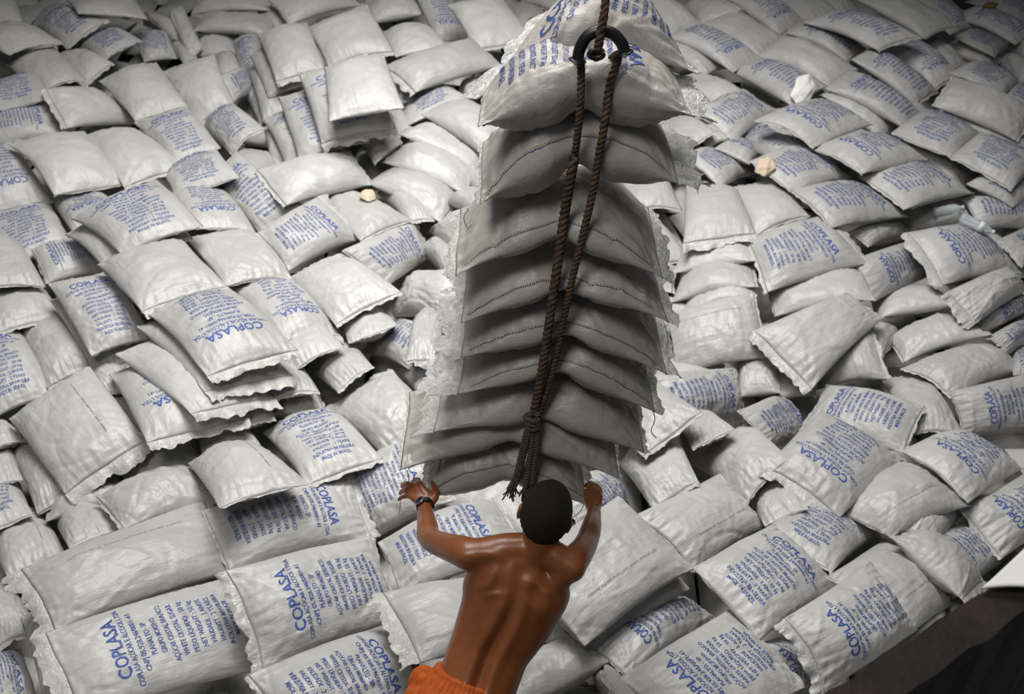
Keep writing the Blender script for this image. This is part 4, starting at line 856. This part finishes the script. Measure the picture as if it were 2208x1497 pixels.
HANDS = [([(923, 1080, 3.98), (917, 1081, 3.98), (911, 1082, 3.975), (906, 1084, 3.97)],
          [((905, 1044, 4.03), (902, 1036, 4.075), (895, 1035, 4.11), (890, 1041, 4.145)), ((894, 1050, 4.03), (880, 1044, 4.065), (871, 1045, 4.105), (867, 1050, 4.14)), ((888, 1060, 4.025), (875, 1058, 4.055), (867, 1060, 4.09), (863, 1065, 4.125)), ((885, 1070, 4.01), (873, 1071, 4.03), (864, 1074, 4.05), (859, 1079, 4.07))],
          ((927, 1086, 3.975), (937, 1073, 3.99), (939, 1060, 4.01), (935, 1048, 4.04), (930, 1039, 4.07))),
         ([(1276, 1092, 3.965), (1280, 1091, 3.97), (1284, 1092, 3.97), (1288, 1094, 3.965)],
          [((1274, 1064, 4.045), (1272, 1051, 4.10), (1269, 1046, 4.15), (1262, 1048, 4.18)), ((1281, 1059, 4.055), (1280, 1047, 4.11), (1276, 1042, 4.16), (1269, 1043, 4.20)), ((1288, 1062, 4.05), (1288, 1050, 4.10), (1284, 1044, 4.15), (1277, 1045, 4.18)), ((1294, 1070, 4.03), (1295, 1058, 4.075), (1292, 1051, 4.12), (1285, 1051, 4.15))],
          ((1275, 1098, 3.955), (1270, 1088, 3.99), (1266, 1077, 4.03), (1264, 1066, 4.07), (1262, 1058, 4.10)))]
for wr_, fs, th_ in HANDS:
    for i, (w_, f) in enumerate(zip(wr_, fs)):
        w0 = at_s(*w_); p = [at_s(*q) for q in f]; k = (1, 1.05, 1, .86)[i]
        parts.append(tube_arrays([w0, w0.lerp(p[0], .5), p[0]], [.0175, .0165, .0135], 12))
        parts.append(tube_arrays(spline(p, 16), np.interp(np.linspace(0, 3, 16), [0, .5, 1, 1.5, 2, 3], [.0132*k, .0112*k, .0122*k, .0108*k, .0112*k, .0095*k]), 12))
        parts.append(ell(p[0], E3, (.0138*k,)*3, 12))
    p = [at_s(*q) for q in th_]; parts.append(tube_arrays(spline(p, 18), np.interp(np.linspace(0, 4, 18), range(5), [.019, .0195, .0145, .0125, .0098]), 12))
    c_ = (at_s(*fs[0][0])+at_s(*wr_[0])+p[1])/3; parts.append(tube_arrays([p[0], c_, at_s(*fs[0][0]).lerp(c_, .4)], [.018, .0175, .014], 10))
hipc = at_s(1000, 1560, 3.47)
GZ = -.03                                                            # level of the tier the person stands on
LEGS = []
for s in (-1, 1):
    h_ = hipc+Xp*(.088*s)+Vector((0, -.01, -.05)); a_ = Vector((h_.x-.03+.06*s, 2.0+.10*(s < 0), GZ+.09)); k_ = (h_+a_)/2+Vector((.01*s, .10, .02))
    LEGS.append((h_, k_, a_))
    parts += [tube_arrays(spline([h_, k_, a_], 22), np.interp(np.linspace(0, 2, 22), [0, .5, .95, 1.35, 2], [.098, .082, .058, .060, .037]), 18),
              tube_arrays([a_+Vector((0, -.05, -.045)), a_+Vector((0, .03, -.03)), a_+Vector((.01*s, .13, -.055)), a_+Vector((.015*s, .20, -.065))], [.035, .045, .040, .026], 14)]
body = fuse('person', merge(*parts), .0048, 7, M['skin'])
tag(body, 'shirtless person in orange shorts seen from behind, steadying the hanging load with both hands', 'person')
# muscles and spine furrow, pressed into the back
co = np.empty(len(body.data.vertices)*3); body.data.vertices.foreach_get('co', co); co = co.reshape(-1, 3)
ed = np.empty(len(body.data.edges)*2, dtype=np.int32); body.data.edges.foreach_get('vertices', ed); ed = ed.reshape(-1, 2)
deg = np.bincount(ed.ravel(), minlength=len(co))[:, None].astype(float)
soft = np.ones(len(co))
for c_, r_ in ((at_s(890, 1055, 4.05), .17), (at_s(1283, 1055, 4.07), .17), (hp(0, .06, -.02), .15)): soft *= np.clip((np.linalg.norm(co-np.array(c_), axis=1)-r_)/.05, 0, 1)
def relax(co, times):
    for _ in range(times):
        acc = np.zeros_like(co)
        for a_, b_ in ((0, 1), (1, 0)):
            for ch in range(3): acc[:, ch] += np.bincount(ed[:, a_], weights=co[ed[:, b_], ch], minlength=len(co))
        co = co+(acc/deg-co)*(.5*soft)[:, None]
    return co
co = relax(co, 40)
sp_pts = np.array([tuple(r[0]) for r in rings[1:]]); sp_f = np.array([tuple(v) for v in spline(sp_pts, 60)])
fi = np.array([np.argmin(((sp_f-p)**2).sum(1)) for p in co]); f = fi/59.
tan = np.gradient(sp_f, axis=0); tan /= np.linalg.norm(tan, axis=1)[:, None]
Xv = np.array([tuple(Xp.lerp(Xs, a)) for a in np.linspace(.1, 1, 60)]); Xv -= tan*(Xv*tan).sum(1)[:, None]; Xv /= np.linalg.norm(Xv, axis=1)[:, None]
Nv = np.cross(Xv, tan)
d = co-sp_f[fi]; lx = (d*Xv[fi]).sum(1); ln = (d*Nv[fi]).sum(1)
onb = np.clip((ln-.02)/.04, 0, 1)*np.clip(f/.06, 0, 1)*np.clip((1.0-f)/.10, 0, 1)*(np.abs(lx) < .26)
G = lambda x, s: np.exp(-(x/s)**2)
disp = -.024*G(lx, .017)*np.clip((.85-f)/.45, .12, 1)+.0085*G(np.abs(lx)-.042, .020)*(1-.3*f)
for cx_, cf, ang, aw, al, amp in [(-.105, .76, .35, .020, .075, .010), (.105, .74, -.35, .020, .075, .011), (-.075, .66, .9, .014, .05, .006), (.08, .64, -.9, .014, .05, .007), (-.13, .88, 1.3, .018, .06, .007), (.12, .86, -1.3, .018, .06, .007)]:
    dx, dl = lx-cx_, (f-cf)*.62; t1 = dl*math.cos(ang)+dx*math.sin(ang); t2 = -dl*math.sin(ang)+dx*math.cos(ang); disp += amp*G(t2, aw)*G(t1, al)
for cx_, cf, aw, al, amp in [(-.055, .72, .026, .07, -.009), (.055, .72, .026, .07, -.009), (-.14, .60, .03, .04, -.006), (.14, .60, .03, .04, -.006), (0, .93, .05, .03, -.004)]:
    disp += amp*G(lx-cx_, aw)*G((f-cf)*.62, al)
for k in range(5): disp += .0022*G((f-.50+.07*k+.25*np.abs(lx))*.62, .008)*np.clip((np.abs(lx)-.08)/.04, 0, 1)     # ribs
co += Nv[fi]*(disp*onb)[:, None]
co = relax(co, 10)
body.data.vertices.foreach_set('co', co.astype(np.float32).ravel()); body.data.update()
# cropped hair
bm = bmesh.new(); bmesh.ops.create_uvsphere(bm, u_segments=64, v_segments=40, radius=1)
kill = []
for v in bm.verts:
    x, y, z = v.co.x*.0925, v.co.y*.1115, v.co.z*.127
    lim = -.088+(y+.105)*.62+.035*max(0, abs(x)/.0925-.75)
    if z < lim: kill.append(v)
    n_ = .0016*math.sin(v.co.x*41+v.co.z*33)*math.sin(v.co.y*39)
    v.co = hp(x*(1+n_*6), y, z)
bmesh.ops.delete(bm, geom=kill, context='VERTS'); me = bpy.data.meshes.new('hair'); bm.to_mesh(me); bm.free(); me.materials.append(M['hair'])
me.polygons.foreach_set('use_smooth', np.ones(len(me.polygons), dtype=bool))
hr = bpy.data.objects.new('hair', me); COL.objects.link(hr); hr.parent = body; hr['label'] = 'close cropped black hair'
# orange shorts
sr = []
for i, (p, a, b_) in enumerate([((978, 1690, 3.42), .165, .12), ((985, 1640, 3.44), .192, .158), ((990, 1575, 3.465), .194, .160), ((1000, 1525, 3.485), .180, .142), ((1020, 1482, 3.50), .158, .112), ((1027, 1462, 3.50), .153, .108)]):
    sr.append((at_s(*p), Xp, a, b_))
sparts = [loft(sr), ell(at_s(915, 1478, 3.53), E3, (.060, .065, .08)), ell(at_s(905, 1520, 3.50), E3, (.07, .07, .09))]
for h_, k_, a_ in LEGS:
    sparts.append(loft([(h_+Vector((0, 0, .04)), Vector((1, 0, 0)), .125, .125), (h_.lerp(k_, .5), Vector((1, 0, 0)), .125, .125), (h_.lerp(k_, .95), Vector((1, 0, 0)), .13, .13)]))
sh = fuse('shorts', merge(*sparts), .0055, 5, M['orange'], body); sh['label'] = 'orange elastic waist shorts'
co = np.empty(len(sh.data.vertices)*3); sh.data.vertices.foreach_get('co', co); co = co.reshape(-1, 3)
nr = np.empty(len(co)*3); sh.data.vertex_normals.foreach_get('vector', nr); nr = nr.reshape(-1, 3)
c0 = np.array(at_s(1020, 1482, 3.5)); axn = np.array(rings[3][0]-rings[1][0]); axn /= np.linalg.norm(axn); hgt = (co-c0)@axn
ang = np.arctan2((co-c0)@np.cross(axn, np.array(Xp)), (co-c0)@np.array(Xp))
co += nr*(.006*vnoise(ang*4, hgt*9, 71)+.005*vnoise(ang*2+hgt*8, hgt*5, 72)+.0035*np.sin(ang*46)*np.exp(-((hgt+.02)/.045)**2))[:, None]
sh.data.vertices.foreach_set('co', co.astype(np.float32).ravel()); sh.data.update()
# wristwatch on the left wrist
wc = at_s(916.5, 1091, 3.964); ax = (at_s(914, 1084, 3.98)-at_s(918, 1100, 3.935)).normalized()
u_ = ax.orthogonal().normalized(); v_ = ax.cross(u_)
V, F = [], []
for i in range(40):
    a = 2*math.pi*i/40; dr = u_*math.cos(a)+v_*math.sin(a)
    for off, r_ in ((-.011, .0325), (.011, .0325), (.011, .0365), (-.011, .0365)): V.append(wc+ax*off+dr*r_)
for i in range(40):
    j = (i+1) % 40
    for q in range(4): F.append((i*4+q, i*4+(q+1) % 4, j*4+(q+1) % 4, j*4+q))
wt = from_arrays('wristwatch', V, F, M['watch'], body); wt['label'] = 'black strapped wristwatch'
tocam = Vector((-.28, -.55, .78)); tocam = (tocam-ax*tocam.dot(ax)).normalized(); sd = ax.cross(tocam)
def disc(c, n, x, y, rx, ry, h):
    V, F = [], []
    for k, (r_, z) in enumerate(((1, 0), (1, h*.7), (.86, h))):
        for i in range(28):
            a = 2*math.pi*i/28; V.append(c+x*rx*r_*math.cos(a)+y*ry*r_*math.sin(a)+n*z)
    for k in range(2):
        for i in range(28): F.append((k*28+i, k*28+(i+1) % 28, k*28+28+(i+1) % 28, k*28+28+i))
    F.append(tuple(range(56, 84))); return V, F
from_arrays('watch_case', *disc(wc+tocam*.033, tocam, ax, sd, .0165, .0205, .009), M['watchcase'], wt, smooth=False)
from_arrays('watch_face', *disc(wc+tocam*.0405, tocam, ax, sd, .0115, .0145, .0024), M['watchface'], wt, smooth=False)

# ------------------------------------------------------------------ rusty ledge at the lower right, and the white sheet on it
zl = 2.36
p1, p2, p3 = at_z(1780, 1497, zl), at_z(2135, 1265, zl), at_z(1953, 1497, zl)
dr = (p2-p1).normalized(); nr_ = Vector((dr.y, -dr.x, 0)); wd = (p3-p1).dot(nr_)
bm = bmesh.new(); S0, S1 = p1-dr*.6, p2+dr*1.1
sec = [(0, 0), (wd, 0), (wd, -.05), (wd-.02, -.06), (wd-.02, -2.6), (.03, -2.6), (.03, -.06), (0, -.05)]
nseg = 40; rw = []
for i in range(nseg+1):
    c = S0.lerp(S1, i/nseg); jit = [.004*math.sin(i*1.7+k*2.1)+.003*math.sin(i*3.9+k) for k in range(8)]
    rw.append([bm.verts.new(c+nr_*(x+jit[k])+Vector((0, 0, z+jit[(k+3) % 8]*.5))) for k, (x, z) in enumerate(sec)])
for i in range(nseg):
    for k in range(8): bm.faces.new((rw[i][k], rw[i+1][k], rw[i+1][(k+1) % 8], rw[i][(k+1) % 8]))
bm.faces.new(rw[0]); bm.faces.new(rw[-1][::-1]); bmesh.ops.recalc_face_normals(bm, faces=bm.faces[:])
me = bpy.data.meshes.new('trim_1'); bm.to_mesh(me); bm.free(); me.materials.append(M['rust'])
lo_ = bpy.data.objects.new('trim_1', me); COL.objects.link(lo_); tag(lo_, 'rusty dark brown steel ledge crossing the lower right corner', None, kind='structure')
# white sheet: a stiff curled sheet lying over the ledge
sq = [at_z(2116, 1272, zl+.012), at_z(2290, 1122, zl+.012), at_z(2520, 1230, zl+.012), at_z(2300, 1345, zl+.012)]
V = []; n = 24
for i in range(n):
    for j in range(n):
        a, b_ = i/(n-1), j/(n-1); p = sq[0].lerp(sq[1], a).lerp(sq[3].lerp(sq[2], a), b_)
        r0 = (a*a+b_*b_)**.5
        V.append(p+Vector((0, 0, .030*math.sin(min(1, r0)*1.5)+.006*math.sin(a*7)*b_))-(sq[3]-sq[0]).normalized()*0.10*math.sin(math.pi*b_)*0+(sq[1]-sq[0])*(.13*math.sin(math.pi*min(1, b_*1.15))*(1-a)))
F = [(i*n+j, i*n+n+j, i*n+n+j+1, i*n+j+1) for i in range(n-1) for j in range(n-1)]
ws = from_arrays('white_sheet', V, F, M['sheet']); so = ws.modifiers.new('s', 'SOLIDIFY'); so.thickness = .008
tag(ws, 'blank white sheet lying on the rusty ledge at the right edge', 'sheet')

# ------------------------------------------------------------------ litter on the sacks
bpy.context.view_layer.update(); DG = bpy.context.evaluated_depsgraph_get()
def hit(u, v, w=2):
    p = at_s(u, v, 1); o = Vector((0, 0, CAM_H)); best = None
    for du in (-11*w, -5*w, 0, 5*w, 11*w):
        for dv in (-5*w, 0, 5*w):
            p = at_s(u+du, v+dv, 1); ok, loc, n, *_ = SC.ray_cast(DG, o, (p-o).normalized())
            if ok and n.z > .5 and (best is None or loc.z-.002*(abs(du)+abs(dv)) > best[2]): best = (loc, n, loc.z-.002*(abs(du)+abs(dv)))
    return best[:2]
def crumple(name, u, v, size, flat, m_, seed, label, cat, jag=.5, aspect=1.4, w=2):
    loc, n = hit(u, v, w); rs = np.random.RandomState(seed)
    bm = bmesh.new(); bmesh.ops.create_icosphere(bm, subdivisions=4, radius=1)
    co = np.array([v_.co for v_ in bm.verts]); pl = rs.normal(size=(9, 3)); pl /= np.linalg.norm(pl, axis=1)[:, None]
    r_ = 1-.55*jag*np.abs(np.sin(co@pl.T*rs.uniform(2, 4, 9)+rs.uniform(0, 6, 9))).mean(1)-.25*jag*(np.abs((co@pl.T)).max(1))
    rz = rs.uniform(0, 6)
    for v_, c, q in zip(bm.verts, co, r_):
        x, y = c[0]*q*size*aspect, c[1]*q*size; v_.co = (x*math.cos(rz)-y*math.sin(rz), x*math.sin(rz)+y*math.cos(rz), c[2]*q*size*flat)
    me = bpy.data.meshes.new(name); bm.to_mesh(me); bm.free(); me.materials.append(m_)
    o = bpy.data.objects.new(name, me); COL.objects.link(o); o.location = loc+n*size*flat*.42; o.rotation_euler = n.to_track_quat('Z', 'Y').to_euler()
    return tag(o, label, cat)
crumple('crumpled_paper', 1650, 374, .15, .5, M['kraft'], 3, 'crumpled pale brown paper lying among the printed sacks right of the load', 'paper', .8)
crumple('crumpled_paper', 793, 428, .12, .6, M['kraft'], 8, 'small tan paper scrap tucked beside the four curved sacks', 'paper', .8)
crumple('paper_scrap', 1728, 197, .19, .42, M['white'], 5, 'bright white torn scrap lying on a printed sack in the upper right field', 'scrap', .7, 1.7, 0)
crumple('rag', 2145, 6, .13, .5, M['rag'], 6, 'dark brown crumpled rag in the top right corner', 'rag', .8, 1.5)
def lathe(prof, seg=26):
    V, F = [], []
    for z, r_ in prof:
        for k in range(seg): V.append((r_*math.cos(2*math.pi*k/seg), r_*math.sin(2*math.pi*k/seg), z))
    for i in range(len(prof)-1):
        for k in range(seg): a, b_ = i*seg+k, i*seg+(k+1) % seg; F.append((a, b_, b_+seg, a+seg))
    F.append(tuple(range(seg))[::-1]); F.append(tuple((len(prof)-1)*seg+k for k in range(seg))); return V, F
def bottle(u, v, ax, r_, L_, label, with_label):
    loc, n = hit(u, v); ax = Vector(ax); ax = (ax-n*ax.dot(n)*.6).normalized(); root_m = Matrix.Translation(loc+n*(r_+.012)-ax*L_*.5)@ax.to_track_quat('Z', 'Y').to_matrix().to_4x4()
    pr = [(0, r_*.75), (.008, r_)]
    for i in range(1, 7): pr += [(.008+i*L_*.07, r_*(.93 if i % 2 else 1))]
    pr += [(L_*.55, r_), (L_*.70, r_*.95), (L_*.80, r_*.72), (L_*.88, r_*.42), (L_*.93, r_*.38)]
    o = from_arrays('plastic_bottle', *lathe(pr), M['clear']); o.matrix_world = root_m; tag(o, label, 'bottle')
    from_arrays('cap', *lathe([(L_*.92, r_*.42), (L_*.995, r_*.42), (L_, r_*.38)]), M['cap'], o)
    if with_label: from_arrays('paper_label', *lathe([(L_*.56, r_*1.012), (L_*.70, r_*.99)]), M['bottle_label'], o)
bottle(2046, 470, (1, .12, 0), .048, .26, 'left one of two clear plastic bottles lying on the sacks at right', False)
bottle(2122, 488, (.85, -.75, -.05), .046, .30, 'right one of two clear plastic bottles, with pale label, at right', True)
